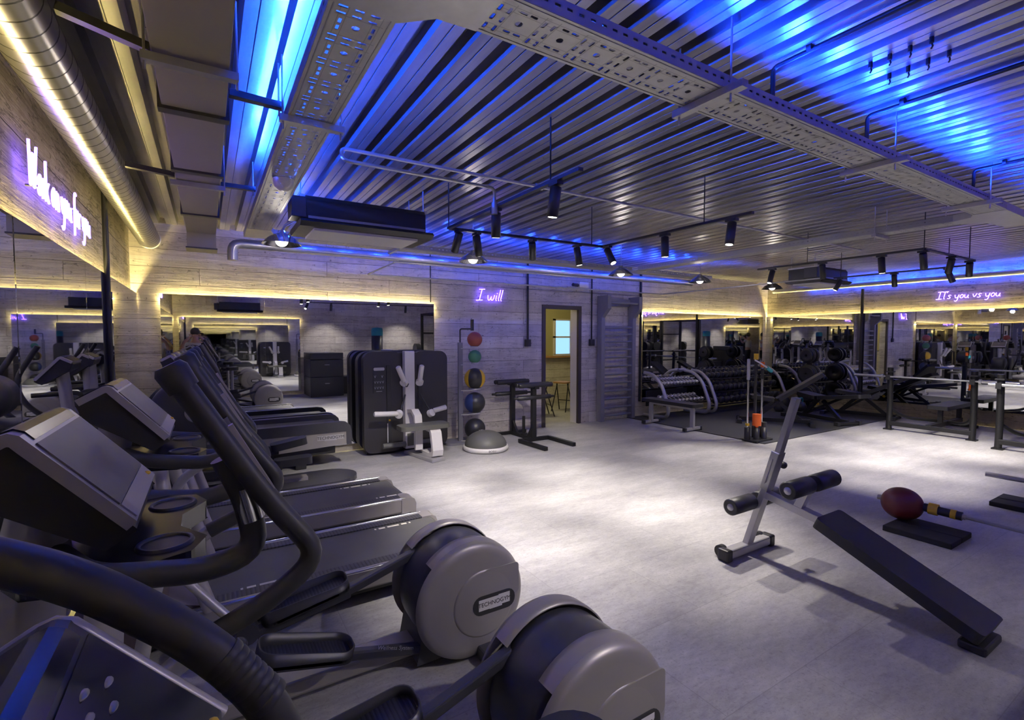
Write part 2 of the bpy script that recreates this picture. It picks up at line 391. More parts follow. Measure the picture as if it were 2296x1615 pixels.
# ------------------------------------------------------------------ mirrors with warm LED strips on their top edge
MT = 2.075
def mirrors(edges, wall, zb, where, grp):
    rnd = random.Random(len(where)); n = len(edges) - 1
    ordn = ['first', 'second', 'third', 'fourth', 'fifth', 'sixth', 'seventh']
    for i in range(n):
        a, b = edges[i] + .0002, edges[i + 1] - .0002
        m = MB(); j = rnd.uniform(-.0022, .0022); L = (b - a) / 2; c = (a + b) / 2; h = (MT - zb)
        d = .05
        if wall == 'back': t = m.box(-L, L, -.006, .006, 0, h); loc = (c, YB - d, zb); rz = j
        elif wall == 'front': t = m.box(-L, L, -.006, .006, 0, h); loc = (c, YF + d, zb); rz = j
        elif wall == 'left': m.box(-.006, .006, -L, L, 0, h); loc = (XL + d, c, zb); rz = j
        else: m.box(-.006, .006, -L, L, 0, h); loc = (XR - d, c, zb); rz = j
        o = part('wall_mirror', m, M['mirror']); o.location = loc; o.rotation_euler = (0, 0, rz)
        tag(o, 'frameless mirror panel, %s from %s' % (ordn[i], where), 'mirror', grp)
    e0, e1 = edges[0], edges[-1]; m = MB(); z0, z1 = MT - .078, MT - .066
    if wall == 'back': m.box(e0, e1, YB - .022, YB - .004, z0, z1)
    elif wall == 'front': m.box(e0, e1, YF + .004, YF + .022, z0, z1)
    elif wall == 'left': m.box(XL + .004, XL + .022, e0, e1, z0, z1)
    else: m.box(XR - .022, XR - .004, e0, e1, z0, z1)
    o = part('mirror_light_strip', m, M['ledw'])
    tag(o, 'warm LED strip on the mirror tops on %s' % where.split(' on ')[-1], 'light strip')
mirrors([-.45, .62, 1.72, 2.90], 'back', .10, 'the left on the back wall', 'back left mirror panels')
mirrors([7.33, 8.5, 9.8, 11.42], 'back', .28, 'the wall bars on the back wall right part', 'back right mirror panels')
mirrors([-.1, 1.4, 2.8, 4.2, 5.6, 6.94], 'left', .10, 'the camera on the left wall', 'left wall mirror panels')
mirrors([.3, 1.7, 3.1, 4.5, 5.75, 6.94], 'right', .28, 'the camera on the right wall', 'right wall mirror panels')
mirrors([-.6, .8, 2.2], 'front', .10, 'the corner on the wall behind the camera', 'front wall mirror panels')
mirrors([6.6, 7.8, 9.2, 10.4, 11.6], 'front', .28, 'the cabinet on the wall behind the power racks', 'rear weight area mirror panels')
# ------------------------------------------------------------------ neon writing
G = {
 'I': ([[(.05, 1), (.55, 1.04)], [(.3, 1.02), (.22, 0)], [(-.05, -.02), (.5, .02)]], .62),
 'w': ([[(0, .5), (.06, .12), (.16, 0), (.28, .12), (.33, .45), (.33, .14), (.45, 0), (.56, .14), (.6, .52)]], .70),
 'i': ([[(.1, .5), (.08, .1), (.16, .0)], [(.12, .68), (.125, .72)]], .24),
 'l': ([[(.14, 1.05), (.08, .1), (.16, 0)]], .22),
 't': ([[(.16, .95), (.1, .1), (.2, 0)], [(-.05, .98), (.5, 1.02)]], .34),
 "'": ([[(.06, 1.05), (.03, .85)]], .12),
 's': ([[(.36, .46), (.2, .54), (.08, .42), (.2, .28), (.32, .16), (.2, 0), (.02, .06)]], .44),
 'y': ([[(0, .5), (.06, .14), (.2, .04), (.34, .2), (.4, .52)], [(.38, .4), (.32, -.2), (.18, -.42), (.04, -.3)]], .48),
 'o': ([[(.22, .52), (.06, .4), (.04, .14), (.2, 0), (.36, .14), (.38, .4), (.22, .52)]], .46),
 'u': ([[(.02, .5), (.04, .14), (.18, 0), (.32, .14), (.38, .5), (.36, .1), (.44, 0)]], .5),
 'v': ([[(0, .5), (.16, 0), (.38, .54)]], .44),
 'W': ([[(0, 1.1), (.1, 0), (.34, .95), (.46, 0), (.72, 1.1)]], .78),
 'r': ([[(.04, .5), (.06, 0)], [(.06, .3), (.18, .5), (.32, .46)]], .34),
 'k': ([[(.06, 1.0), (.06, 0)], [(.36, .5), (.08, .24), (.38, 0)]], .42),
 'n': ([[(.04, .5), (.06, 0)], [(.06, .32), (.2, .5), (.34, .38), (.36, 0)]], .46),
 'f': ([[(.42, .95), (.26, 1.04), (.16, .8), (.12, -.3)], [(0, .48), (.34, .52)]], .38)}
def neon(words, x0, w, h, label, loc, rz, shear=.18):
    t = thing('neon_sign', label, 'neon sign', loc, rz)
    tot = sum(sum(G[c][1] for c in wd) for wd in words) + .3 * (len(words) - 1); k = w / tot; cx = 0
    for wd in words:
        m = MB()
        for c in wd:
            for st in G[c][0]:
                pts = [(x0 + (cx + a + shear * b) * k, 0, b * h) for a, b in st]
                if len(pts) > 2: pts = fillet(pts, .08 * k + .02, 3)
                m.tube(pts, .0058, 6)
            cx += G[c][1]
        part('lit_word', m, M['neon'], t); cx += .3
    b = MB()
    for q in (.1, .9): b.cyl((x0 + w * q, 0, h * .2), (x0 + w * q, .045, h * .2), .006, 6)
    part('wall_clip', b, M['black'], t)
neon(['I', 'will'], 0, .46, .17, 'small violet neon sign reading I will on the concrete back wall', (3.63, YB - .05, 2.165), 0)
neon(["It's", 'you', 'vs', 'you'], 0, .88, .13, "violet neon sign reading It's you vs you on the right wall beam", (XR - .05, 3.65, 2.285), -PI / 2, .12)
neon(['Work', 'on', 'you', 'for', 'you'], 0, 1.36, .20, 'large violet neon sign reading Work on you for you on the left wall', (XL + .05, 3.08, 2.26), PI / 2, .05)
# ------------------------------------------------------------------ cable conduits and boxes on the walls
def conduit(label, pts, r, box=None, wide=.07):
    t = thing('hanging_conduit', label, 'conduit', pts[0])
    o = Vector(pts[0]); part('pipe', MB().tube([Vector(p) - o for p in pts], r, 8), M['blackm'], t)
    if box: part('switch_box', MB().obox(Vector(box) - o, (wide, .05, .12)), M['black'], t, bevel=.006)
conduit('thin black conduit down the concrete at the right end of the left mirrors', [(2.86, 6.925, 2.1), (2.86, 6.925, 2.86)], .008)
conduit('black conduit ending in a switch box left of the doorway', [(4.61, 6.92, 1.5), (4.61, 6.92, 2.86)], .018, (4.61, 6.92, 1.48), .11)
conduit('black conduit ending in a switch box between doorway and wall bars', [(6.03, 6.925, 1.5), (6.03, 6.925, 2.86)], .013, (6.03, 6.92, 1.48), .11)
conduit('thick black conduit between the wall bars and the dumbbell rack mirrors', [(7.29, 6.92, .3), (7.29, 6.92, 2.86)], .025)
conduit('black conduit running down the left wall over the mirrors', [(XL + .065, 4.95, .4), (XL + .065, 4.95, 2.8)], .02)
conduit('black conduit running down the right wall over the mirrors', [(XR - .09, 4.86, .32), (XR - .09, 4.86, 2.58)], .03)
t = thing('junction_box', 'white box with a small black camera under the ceiling above the doorway', 'box', (5.68, 6.78, 2.50))
part('box_body', MB().box(-.10, .10, -.05, .05, -.05, .05), M['white'], t, bevel=.006)
part('camera_head', MB().cyl((-.12, -.02, -.01), (-.26, -.06, -.01), .03, 12), M['black'], t)
part('bracket', MB().box(-.02, .02, .05, .17, -.02, .02), M['galv'], t)
# ------------------------------------------------------------------ ceiling services
t = thing('spiral_duct', 'round galvanised spiral air duct along the top of the left wall', 'air duct', (-.53, 0, 2.68))
r = .105; m = MB(); m.lathe([(r, -.84), (r, 6.86)], axis='y', n=32)
for i in range(77): m.lathe([(r, -.8 + i * .1), (r + .0012, -.797 + i * .1), (r + .0012, -.795 + i * .1), (r, -.792 + i * .1)], axis='y', n=32)
m.lathe([(r - .004, -.84), (r - .004, 6.86)], axis='y', n=32)
part('duct_pipe', m, M['spiral'], t)
part('end_ring', MB().lathe([(r, 6.83), (r + .008, 6.835), (r + .008, 6.86), (r - .012, 6.86), (r - .012, 6.83)], axis='y', n=32), M['galv'], t)
t = thing('vent_duct', 'rectangular insulated air duct with dark flanges beside the blue lit ceiling', 'air duct', (-.025, 0, 2.62))
ys = [-.84, 1.35, 2.76, 3.72, 5.0, 5.86]
for a, b in zip(ys[:-1], ys[1:]): part('duct_section', MB().box(-.125, .125, a + .004, b - .004, 0, .19), M['duct'], t, bevel=.004)
for y in ys[1:-1]: part('flange', MB().box(-.14, .14, y - .03, y + .03, -.014, .20), M['navy'], t)
part('end_drop', MB().box(-.125, .125, 5.87, 6.12, -.14, .19), M['duct'], t, bevel=.004); part('flange', MB().box(-.135, .135, 5.86, 6.13, -.155, -.14), M['navy'], t)
def strut(label, a, b, mat='galv', w=.04, rods=()):
    t = thing('hanger_strut', label, 'hanger', ((Vector(a) + Vector(b)) / 2))
    o = (Vector(a) + Vector(b)) / 2; part('channel', MB().bar(Vector(a) - o, Vector(b) - o, w, .03), M[mat], t)
    for p in rods: part('rod', MB().cyl(Vector(p) - o - Vector((0, 0, .05)), Vector((p[0], p[1], ZC + .01)) - o, .0045, 8), M['galv'], t)
strut('black hanger bar between the spiral duct and the insulated duct, nearest the camera', (-.41, 2.28, 2.70), (-.155, 2.28, 2.64), 'black')
strut('slotted steel strut under the insulated duct, nearest the camera', (-.18, 2.25, 2.595), (.13, 2.25, 2.595), rods=[(.125, 2.25, 2.6), (-.17, 2.25, 2.6)])
strut('black hanger bar between the spiral duct and the insulated duct, farther from the camera', (-.41, 3.93, 2.66), (-.155, 3.93, 2.64), 'black')
strut('slotted steel strut under the insulated duct, farther from the camera', (-.18, 3.95, 2.595), (.13, 3.95, 2.595), rods=[(.125, 3.95, 2.6)])
strut('dark strut from the insulated duct to the left cable tray, nearest the camera', (.11, 2.62, 2.69), (.335, 2.64, 2.69), 'black', rods=[(.32, 2.64, 2.69)])
strut('dark strut from the insulated duct to the left cable tray, farther from the camera', (.11, 4.2, 2.69), (.335, 4.2, 2.69), 'black', rods=[(.32, 4.2, 2.69)])
ZT = 2.62
def tray(label, p, q, w=.21, group=None):
    p = Vector((*p, ZT)); q = Vector((*q, ZT)); d = q - p; L = d.length; rz = math.atan2(d.y, d.x)
    t = thing('cable_tray', label, 'cable tray', (p + q) / 2, rz)
    part('tray_base', MB().box(-L / 2, L / 2, -w / 2, w / 2, -.0015, .0015), M['tray'], t)
    for s in (-1, 1):
        sd = MB().box(-L / 2, L / 2, s * w / 2 - .0015, s * w / 2 + .0015, 0, .055).box(-L / 2, L / 2, s * w / 2 - s * .012, s * w / 2, .052, .055)
        part('side_rail', sd, M['rail'], t)
    for s in (-1, 1): part('fold_line', MB().box(-L / 2, L / 2, s * (w / 2 - .014) - .002, s * (w / 2 - .014) + .002, -.004, -.0015), M['steel'], t)
    return t
tray('long perforated cable tray crossing the middle of the ceiling left to right', (.80, 1.415), (5.55, 1.415))
tray('perforated cable tray running away along the left side beside the ducts', (.45, 1.62), (.45, 5.35))
tray('perforated cable tray running to the back on the right half of the ceiling', (5.83, 1.70), (5.83, 5.5))
tray('perforated cable tray running parallel to the back wall above the doorway', (.75, 5.72), (5.6, 5.72))
tray('short perforated cable tray carrying on to the right of the right tray', (5.94, 5.72), (7.7, 5.72))
def junction(label, pts, extra=None):
    cx = sum(p[0] for p in pts) / len(pts); cy = sum(p[1] for p in pts) / len(pts)
    t = thing('tray_junction', label, 'cable tray', (cx, cy, ZT))
    o = [(a - cx, b - cy) for a, b in pts]
    part('base_plate', MB().prism(o, -.004, 0, 'z'), M['galv'], t)
    n = len(o); sd = MB()
    for i in extra: a, b = o[i], o[(i + 1) % n]; sd.bar((*a, .027), (*b, .027), .003, .055)
    part('side_rail', sd, M['galv'], t)
junction('flat steel junction plate where the long tray meets the left tray', [(.345, 1.62), (.345, 1.1), (.80, 1.31), (.80, 1.52), (.66, 1.53), (.56, 1.62)], (0, 3, 4))
junction('flat steel junction plate where the long tray meets the right tray', [(5.55, 1.31), (6.4, 1.31), (6.4, 1.52), (6.05, 1.56), (5.935, 1.70), (5.725, 1.70), (5.66, 1.56), (5.55, 1.52)], (0, 2, 3, 5, 6))
junction('flat steel junction plate where the left tray meets the back tray', [(.345, 5.35), (.555, 5.35), (.6, 5.56), (.75, 5.615), (.75, 5.825), (.345, 5.825)], (1, 2, 4, 5))
junction('flat steel junction plate where the right tray meets the back tray', [(5.725, 5.5), (5.935, 5.5), (5.935, 5.825), (5.6, 5.825), (5.6, 5.615), (5.68, 5.58)], (2, 4))
strut('strut under the long cable tray, nearest the camera', (1.86, 1.22, 2.60), (1.86, 1.57, 2.60), rods=[(1.86, 1.285, 2.6), (1.86, 1.545, 2.6)])
strut('strut under the long cable tray, in the middle of its length', (3.41, 1.22, 2.60), (3.41, 1.57, 2.60), rods=[(3.41, 1.285, 2.6), (3.41, 1.545, 2.6)])
strut('strut under the long cable tray, farthest from the camera', (5.05, 1.22, 2.60), (5.05, 1.57, 2.60), rods=[(5.05, 1.285, 2.6), (5.05, 1.545, 2.6)])
strut('strut under the left cable tray', (.31, 2.55, 2.60), (.60, 2.55, 2.60), rods=[(.325, 2.55, 2.6), (.585, 2.55, 2.6)])
strut('strut under the right cable tray', (5.68, 2.3, 2.60), (5.99, 2.3, 2.60), rods=[(5.70, 2.3, 2.6), (5.96, 2.3, 2.6)])
strut('strut under the back cable tray above the first lit bell lamp', (1.9, 5.56, 2.60), (1.9, 5.88, 2.60), rods=[(1.9, 5.58, 2.6), (1.9, 5.86, 2.6)])
# blue LED strips lying on top of the trays and beams
def led(label, p, q, step, mat, ln=.11, shield=None):
    p, q = Vector(p), Vector(q); L = (q - p).length; d = (q - p) / L; t = thing('ceiling_led_strip', label, 'light strip', p)
    part('carrier', MB().bar(Vector((0, 0, -.003)), q - p + Vector((0, 0, -.003)), .018, .003), M['black'], t)
    if shield: o_ = Vector(shield); part('light_shield', MB().bar(o_ * .011 + Vector((0, 0, .008)), q - p + o_ * .011 + Vector((0, 0, .008)), .002 if abs(d.x) > .5 else .002, .024), M['black'], t)  # added black shield, keeps the strip's light off one side
    for k in range(int(L / step)):
        c = d * step * (k + .5); part('led_module', MB().bar(c - d * ln / 2, c + d * ln / 2, .016, .004), M[mat], t)
led('blue LED strip along the near edge of the left cable tray', (.358, 1.25, 2.671), (.358, 4.45, 2.671), .20, 'ledb2', .15)
led('blue LED strip along the near edge of the long cable tray', (.95, 1.322, 2.671), (5.55, 1.322, 2.671), .42, 'ledb', shield=(0, 1, 0))
led('added violet blue fill strip along the top of the wall behind the camera', (.8, YF + .06, 2.72), (11, YF + .06, 2.72), .4, 'fillv')  # added fill light, tints the near floor and machines violet blue
led('blue LED strip along the rear edge of the back cable tray', (.8, 5.837, 2.669), (7.6, 5.837, 2.669), .42, 'ledb3')
led('blue LED strip along the top of the right wall beam', (11.59, .6, 2.645), (11.59, 6.2, 2.645), .3, 'ledb3')
led('short blue LED strip behind the near left air conditioner', (.73, 4.7, 2.628), (.73, 5.5, 2.628), .3, 'ledb3')
def pipe(name, label, pts, r, mat='galv', fil=.06, valve=None):
    t = thing(name, label, 'pipe', pts[0]); o = Vector(pts[0])
    part('pipe_run', MB().tube(fillet([Vector(p) - o for p in pts], fil), r, 12), M[mat], t)
    if valve:
        for v in valve: part('fitting', MB().cyl(Vector(v[0]) - o, Vector(v[1]) - o, v[2], 12), M[mat], t)
pipe('ceiling_pipe', 'slim galvanised pipe crossing the whole ceiling with a loop at its left end', [(1.73, 3.02, 2.50), (1.73, 3.02, 2.62), (.70, 3.02, 2.62), (.70, 3.05, 2.70), (7.2, 3.05, 2.70)], .0115, fil=.04, valve=[((1.73, 3.02, 2.44), (1.73, 3.02, 2.52), .022), ((2.1, 3.05, 2.7), (2.16, 3.05, 2.7), .022)])
pipe('ceiling_pipe', 'thick pipe along the back under the back cable tray', [(.25, 6.05, 2.40), (.25, 6.05, 2.58), (7.7, 6.05, 2.58)], .05, fil=.1)
pipe('ceiling_pipe', 'thin pipe stepping down before the back wall and turning at the right corner', [(.9, 5.86, 2.52), (2.02, 5.86, 2.52), (1.8, 6.5, 2.40), (7.45, 6.5, 2.40), (7.45, 3.6, 2.42)], .011, fil=.04)
pipe('ceiling_pipe', 'second thin pipe carrying straight on under the thick back pipe', [(1.95, 5.90, 2.50), (5.2, 5.90, 2.50)], .011)
pipe('ceiling_pipe', 'round steel pipe along the top of the right wall beam', [(11.5, .4, 2.66), (11.5, 6.7, 2.66)], .045)
for i, (x, y1) in enumerate(((2.32, 1.38), (3.28, 1.38), (5.03, 1.38), (5.9, 1.2))):
    w = ['first', 'second', 'third', 'fourth'][i]
    pipe('ceiling_conduit', 'black conduit along a ceiling rib above the long tray, %s from the left' % w, [(x, YF + .02, 2.86), (x, y1, 2.86), (x, y1, 2.73)], .011, 'blackm', .03, [((x, .6, 2.872), (x, .62, 2.872), .02), ((x, 1.2, 2.872), (x, 1.22, 2.872), .02)])
for i in range(8):
    row, k = divmod(i, 4); x = 2.70 + .2 * row; y = 1.13 - .077 * k
    t = thing('ceiling_hook', 'small dark ceiling hook in the %s row of hooks, %s from the tray' % (['left', 'right'][row], ['nearest', 'second', 'third', 'farthest'][k]), 'hook', (x, y, ZC), group='ceiling hooks')
    part('hook_body', MB().cyl((0, 0, .005), (0, 0, -.025), .009, 8).tube([(0, 0, -.02), (.012, 0, -.035), (0, 0, -.048)], .004, 6), M['blackm'], t)
t = thing('smoke_detector', 'small pale dome detector hanging under the left cable tray', 'detector', (.45, 3.58, ZT - .002))
part('dome', MB().lathe([(.0, -.075), (.03, -.072), (.055, -.05), (.065, -.01), (.065, -.002)], n=24), M['white'], t)
# air conditioners
def ac(label, loc, w=.98):
    t = thing('air_conditioner', label, 'air conditioner', loc)
    part('cabinet', MB().prism([(0, .10), (.5, .10), (.5, .29), (.03, .29), (0, .25)], 0, w, 'x'), M['navyac'], t, bevel=.008)
    part('front_band', MB().box(.01, w - .01, -.012, .0, .105, .125), M['steel'], t)
    part('drip_tray', MB().prism([(-.05, .075), (-.02, .10), (.52, .10), (.54, .075), (.5, .045), (0, .045)], -.05, w + .06, 'x'), M['navyac'], t, bevel=.004)
    part('grille_panel', MB().box(.06, w - .06, .04, .46, .025, .045), M['white'], t)
    part('valve_box', MB().box(-.11, -.0, .0, .2, .11, .27), M['navy'], t, bevel=.006)
    ho = MB()
    for dx in (-.03, w + .01):
        for dy in (.08, .44): ho.cyl((dx, dy, .29), (dx, dy, ZC - loc[2]), .006, 8)
    for dx in (-.03, w + .01): ho.bar((dx, .03, .285), (dx, .49, .285), .03, .02)
    part('hanger', ho, M['galv'], t)
    return t
ac('black ceiling air conditioner hanging at the left beside the cable tray', (.68, 4.12, 2.40))
ac('black ceiling air conditioner far off at the right, above the weight benches', (8.15, 4.0, 2.40), .85)
ac('black air conditioner hung on the wall behind the camera', (.26, YF + .03, 2.16), .9)
# bell lamps
def bell(i, x, lab):
    z = 2.455; t = thing('bell_lamp', lab, 'pendant lamp', (x, 5.13, z), group='polished bell lamps')
    part('shade', MB().lathe([(.175, 0), (.165, .012), (.125, .055), (.07, .09), (.035, .105), (.03, .13)], n=32).lathe([(.03, .128), (.033, .1), (.068, .086), (.121, .051), (.162, .008), (.175, 0)], n=32), M['chrome'], t)
    part('bulb', MB().ball((0, 0, .035), .056), M['lensb'], t)
    if i == 0: part('arm', MB().tube([(0, 0, .12), (.02, -.1, .16), (.12, -.40, .2)], .012, 8), M['galv'], t)
    else: part('stem', MB().cyl((0, 0, .12), (0, 0, ZC - z), .006, 8), M['galv'], t)
    l = bpy.data.lights.new('bell_light', 'POINT'); l.energy = 5; l.color = (1, .9, .78); l.shadow_soft_size = .05
    lo = bpy.data.objects.new('bulb_light', l); COL.objects.link(lo); lo.parent = t; lo.location = (0, 0, -.03)
for i, (x, lab) in enumerate(((.62, 'polished bell lamp on a slanting arm, leftmost of the row before the back wall'), (2.65, 'polished bell lamp hanging above the violet I will sign'), (5.0, 'polished bell lamp hanging above the wall bars'), (6.73, 'polished bell lamp hanging above the flat bench and dumbbells'), (8.76, 'polished bell lamp at the right end of the row, near the corner column'))): bell(i, x, lab)
# track lights
def track(label, pts, drops):
    t = thing('lighting_track', label, 'lighting track', pts[0]); o = Vector(pts[0])
    for a, b in zip(pts[:-1], pts[1:]): part('rail', MB().bar(Vector(a) - o, Vector(b) - o, .034, .02), M['black'], t)
    for d in drops: part('drop_rod', MB().tube([Vector(d) - o, Vector((d[0], d[1], ZC)) - o], .005, 6), M['black'], t)
ZK = 2.50
track('black U shaped lighting track in the middle of the ceiling', [(1.76, 2.12, ZK), (1.76, 3.85, ZK), (3.45, 3.80, ZK), (3.45, 2.18, ZK)], [(1.76, 3.85, ZK), (1.76, 2.4, ZK), (3.45, 2.6, ZK), (3.3, 3.8, ZK)])
track('black L shaped lighting track on the right above the far floor', [(6.40, 3.95, ZK), (6.38, 2.12, ZK), (7.85, 2.12, ZK)], [(6.38, 2.12, ZK), (7.7, 2.12, ZK), (6.39, 3.3, ZK)])
track('short black lighting track farther right in front of the mirrors', [(8.35, 3.9, ZK), (8.32, 2.3, ZK)], [(8.33, 2.5, ZK), (8.34, 3.8, ZK)])
def spot(label, x, y, aim, grp, power, lit=True, size=57):
    d = Vector((aim[0] - x, aim[1] - y, -ZK)).normalized()
    t = thing('track_spotlight', label, 'spotlight', (x, y, ZK - .012), group=grp)
    h = Vector((0, 0, -.045)); c0 = h - d * .02; c1 = h + d * .155
    part('adaptor', MB().box(-.022, .022, -.045, .045, -.02, .0).cyl((0, 0, -.02), h, .012, 8), M['black'], t)
    part('lamp_body', MB().tube([c0, c0 + d * .004, c1 - d * .002, c1], [.028, .034, .034, .031], 20), M['black'], t)
    part('lens', MB().cyl(c1 - d * .004, c1 + d * .001, .026, 16), M['lens'], t)
    l = bpy.data.lights.new('spot_light', 'SPOT'); l.energy = power; l.color = (1, .92, .82); l.spot_size = math.radians(size); l.spot_blend = .85; l.shadow_soft_size = .03
    lo = bpy.data.objects.new('beam', l); COL.objects.link(lo); lo.parent = t; lo.location = c1 + d * .02
    lo.rotation_euler = d.to_track_quat('-Z', 'Y').to_euler()
P1 = 155
for lab, x, y, aim in (
 ('black spotlight nearest the camera on the left arm of the U track', 1.76, 2.35, (1.70, 2.75)),
 ('black spotlight in the middle of the left arm of the U track', 1.76, 3.05, (2.0, 3.5)),
 ('tilted black spotlight at the left corner of the U track', 1.83, 3.80, (1.8, 5.5)),
 ('black spotlight just right of the left corner on the back bar of the U track', 2.02, 3.84, (2.75, 4.4)),
 ('tilted black spotlight in the middle of the back bar of the U track', 2.60, 3.83, (3.9, 5.6)),
 ('straight black spotlight right of the middle of the back bar of the U track', 3.12, 3.81, (3.6, 3.75)),
 ('tilted black spotlight at the right corner of the U track', 3.42, 3.70, (3.55, 2.2)),
 ('black spotlight in the middle of the right arm of the U track', 3.45, 3.0, (3.65, 3.1)),
 ('black spotlight at the end of the right arm of the U track', 3.45, 2.35, (3.05, 2.4))): spot(lab, x, y, aim, 'spotlights on the U track', P1 * (.55 if x > 3.4 else .8 if y < 2.4 else 1))
for lab, x, y, aim in (
 ('tilted black spotlight at the far end of the L track', 6.40, 3.75, (5.6, 3.9)),
 ('straight black spotlight in the middle of the L track', 6.39, 3.12, (7.4, 3.4)),
 ('brightly lit black spotlight left of the bend of the L track', 6.38, 2.50, (6.6, 2.4)),
 ('tilted black spotlight just behind the bend of the L track', 6.42, 2.14, (7.9, 2.4)),
 ('black spotlight between bend and end of the L track', 7.15, 2.12, (8.6, 3.1)),
 ('tilted black spotlight at the right end of the L track', 7.72, 2.12, (9.3, 2.6))): spot(lab, x, y, aim, 'spotlights on the L track', P1 * 1.0)
for lab, x, y, aim in (
 ('black spotlight at the far end of the short right track, by the air conditioner', 8.34, 3.80, (7.6, 4.9)),
 ('black spotlight in the middle of the short right track', 8.33, 3.1, (9.6, 3.4)),
 ('black spotlight at the near end of the short right track', 8.32, 2.5, (9.3, 1.8))): spot(lab, x, y, aim, 'spotlights on the short right track', P1 * .6)

track('black lighting track added behind the camera to carry fill spotlights', [(2.2, -.15, ZK), (8.0, -.15, ZK)], [(2.4, -.15, ZK), (7.8, -.15, ZK)])  # added track for the fill lamps below
for lab, x, aim in (('added fill spotlight over the stacked cabinet', 2.9, (2.9, -.8)), ('added fill spotlight left of the power racks', 5.0, (5.0, -.8)), ('added fill spotlight over the power racks', 7.3, (6.9, -.6))): spot(lab, x, -.15, aim, 'added fill spotlights behind the camera', 28, size=105)  # added fill lamps, brighten the front wall for its reflection

spot('added fill spotlight at the left end of the track behind the camera', 2.3, -.15, (.9, 1.5), 'added fill spotlights behind the camera', 60, size=80)  # added fill lamp, brightens the camera side of the cardio machines
# ------------------------------------------------------------------ cardio machines
def xform(mb, R, o):
    o = Vector(o); mb.v = [tuple(R @ Vector(p) + o) for p in mb.v]; return mb
def frame_from(d, up=(0, 0, 1)):
    d = Vector(d).normalized(); y = Vector(up).cross(d).normalized(); z = d.cross(y)
    return Matrix((d, y, z)).transposed()
def slab(pts, th, y0, y1):
    """thin sheet following an xz polyline, thickness th below it"""
    up = [Vector((a, b)) for a, b in pts]; lo = []
    for i, p in enumerate(up):
        t = (up[min(i + 1, len(up) - 1)] - up[max(i - 1, 0)]).normalized(); nrm = Vector((-t.y, t.x))
        if nrm.y > 0: nrm = -nrm
        lo.append(p + nrm * th)
    return MB().prism([tuple(p) for p in up] + [tuple(p) for p in reversed(lo)], y0, y1, 'y')
def logo(parent, loc, rot, size=.034):
    text('brand_lettering', 'TECHNOGYM', size, M['white'], parent, loc, rot, .0008, 1.0)
PROF = [(-.12, 1.234), (-.262, 1.397), (-.275, 1.412), (-.29, 1.418), (-.305, 1.413), (-.37, 1.375)]
def console(t, sc=1.0, off=(0, 0), face='face', pre='console', hw=.185, petals=False):
    P = [((a + off[0]), (b + off[1])) for a, b in PROF]
    e = part('console_frame', slab(P, .022, -hw, hw), M['navy' if petals else 'trim'], t, bevel=.006)
    if petals: part('rim_trim', MB().tube([(a, hw, b - .008) for a, b in P], .0095, 10), M['trim'], t)
    body = [(a, b - .02) for a, b in P] + [(P[-1][0] + .02, P[-1][1] - .07), (P[0][0] - .05, P[0][1] - .05)]
    part('console_back', MB().prism(body, -hw + .012, hw - .012, 'y'), M['black'], t, bevel=.008)
    def lerp(a, b, k): return (a[0] + (b[0] - a[0]) * k, a[1] + (b[1] - a[1]) * k)
    A, B = P[0], P[1]; nx, nz = (B[1] - A[1]), (A[0] - B[0]); L = math.hypot(nx, nz); nx, nz = nx / L * .003, nz / L * .003
    f = lambda k: (lerp(A, B, k)[0] + nx, lerp(A, B, k)[1] + nz)
    part('display', slab([f(.04 if petals else .2), f(.98)], .003, -hw + .016, hw - .016), M[face], t)
    if not petals: part('key_strip', slab([f(.03), f(.19)], .003, -hw + .016, hw - .016), M['trim'], t)
    cap = [(a, b + .0035) for a, b in P[1:]]; part('top_cap', slab(cap, .004, -hw + .03, hw - .03), M['gloss'], t)
    q = f(.1); part('stop_key', MB().ball((q[0], hw - .05, q[1]), .008, (1, 1, .6), 10, 6), M['yellow'], t)
    if petals:
        for i, (k, yy) in enumerate(((.84, .03), (.90, .06), (.80, .10), (.74, .065))):
            q = f(k); part('indicator_petal', MB().ball((q[0], yy, q[1]), .0058, (1, 2.0, .4), 12, 6), M['trim' if i % 2 == 0 else 'steel'], t)
    return P
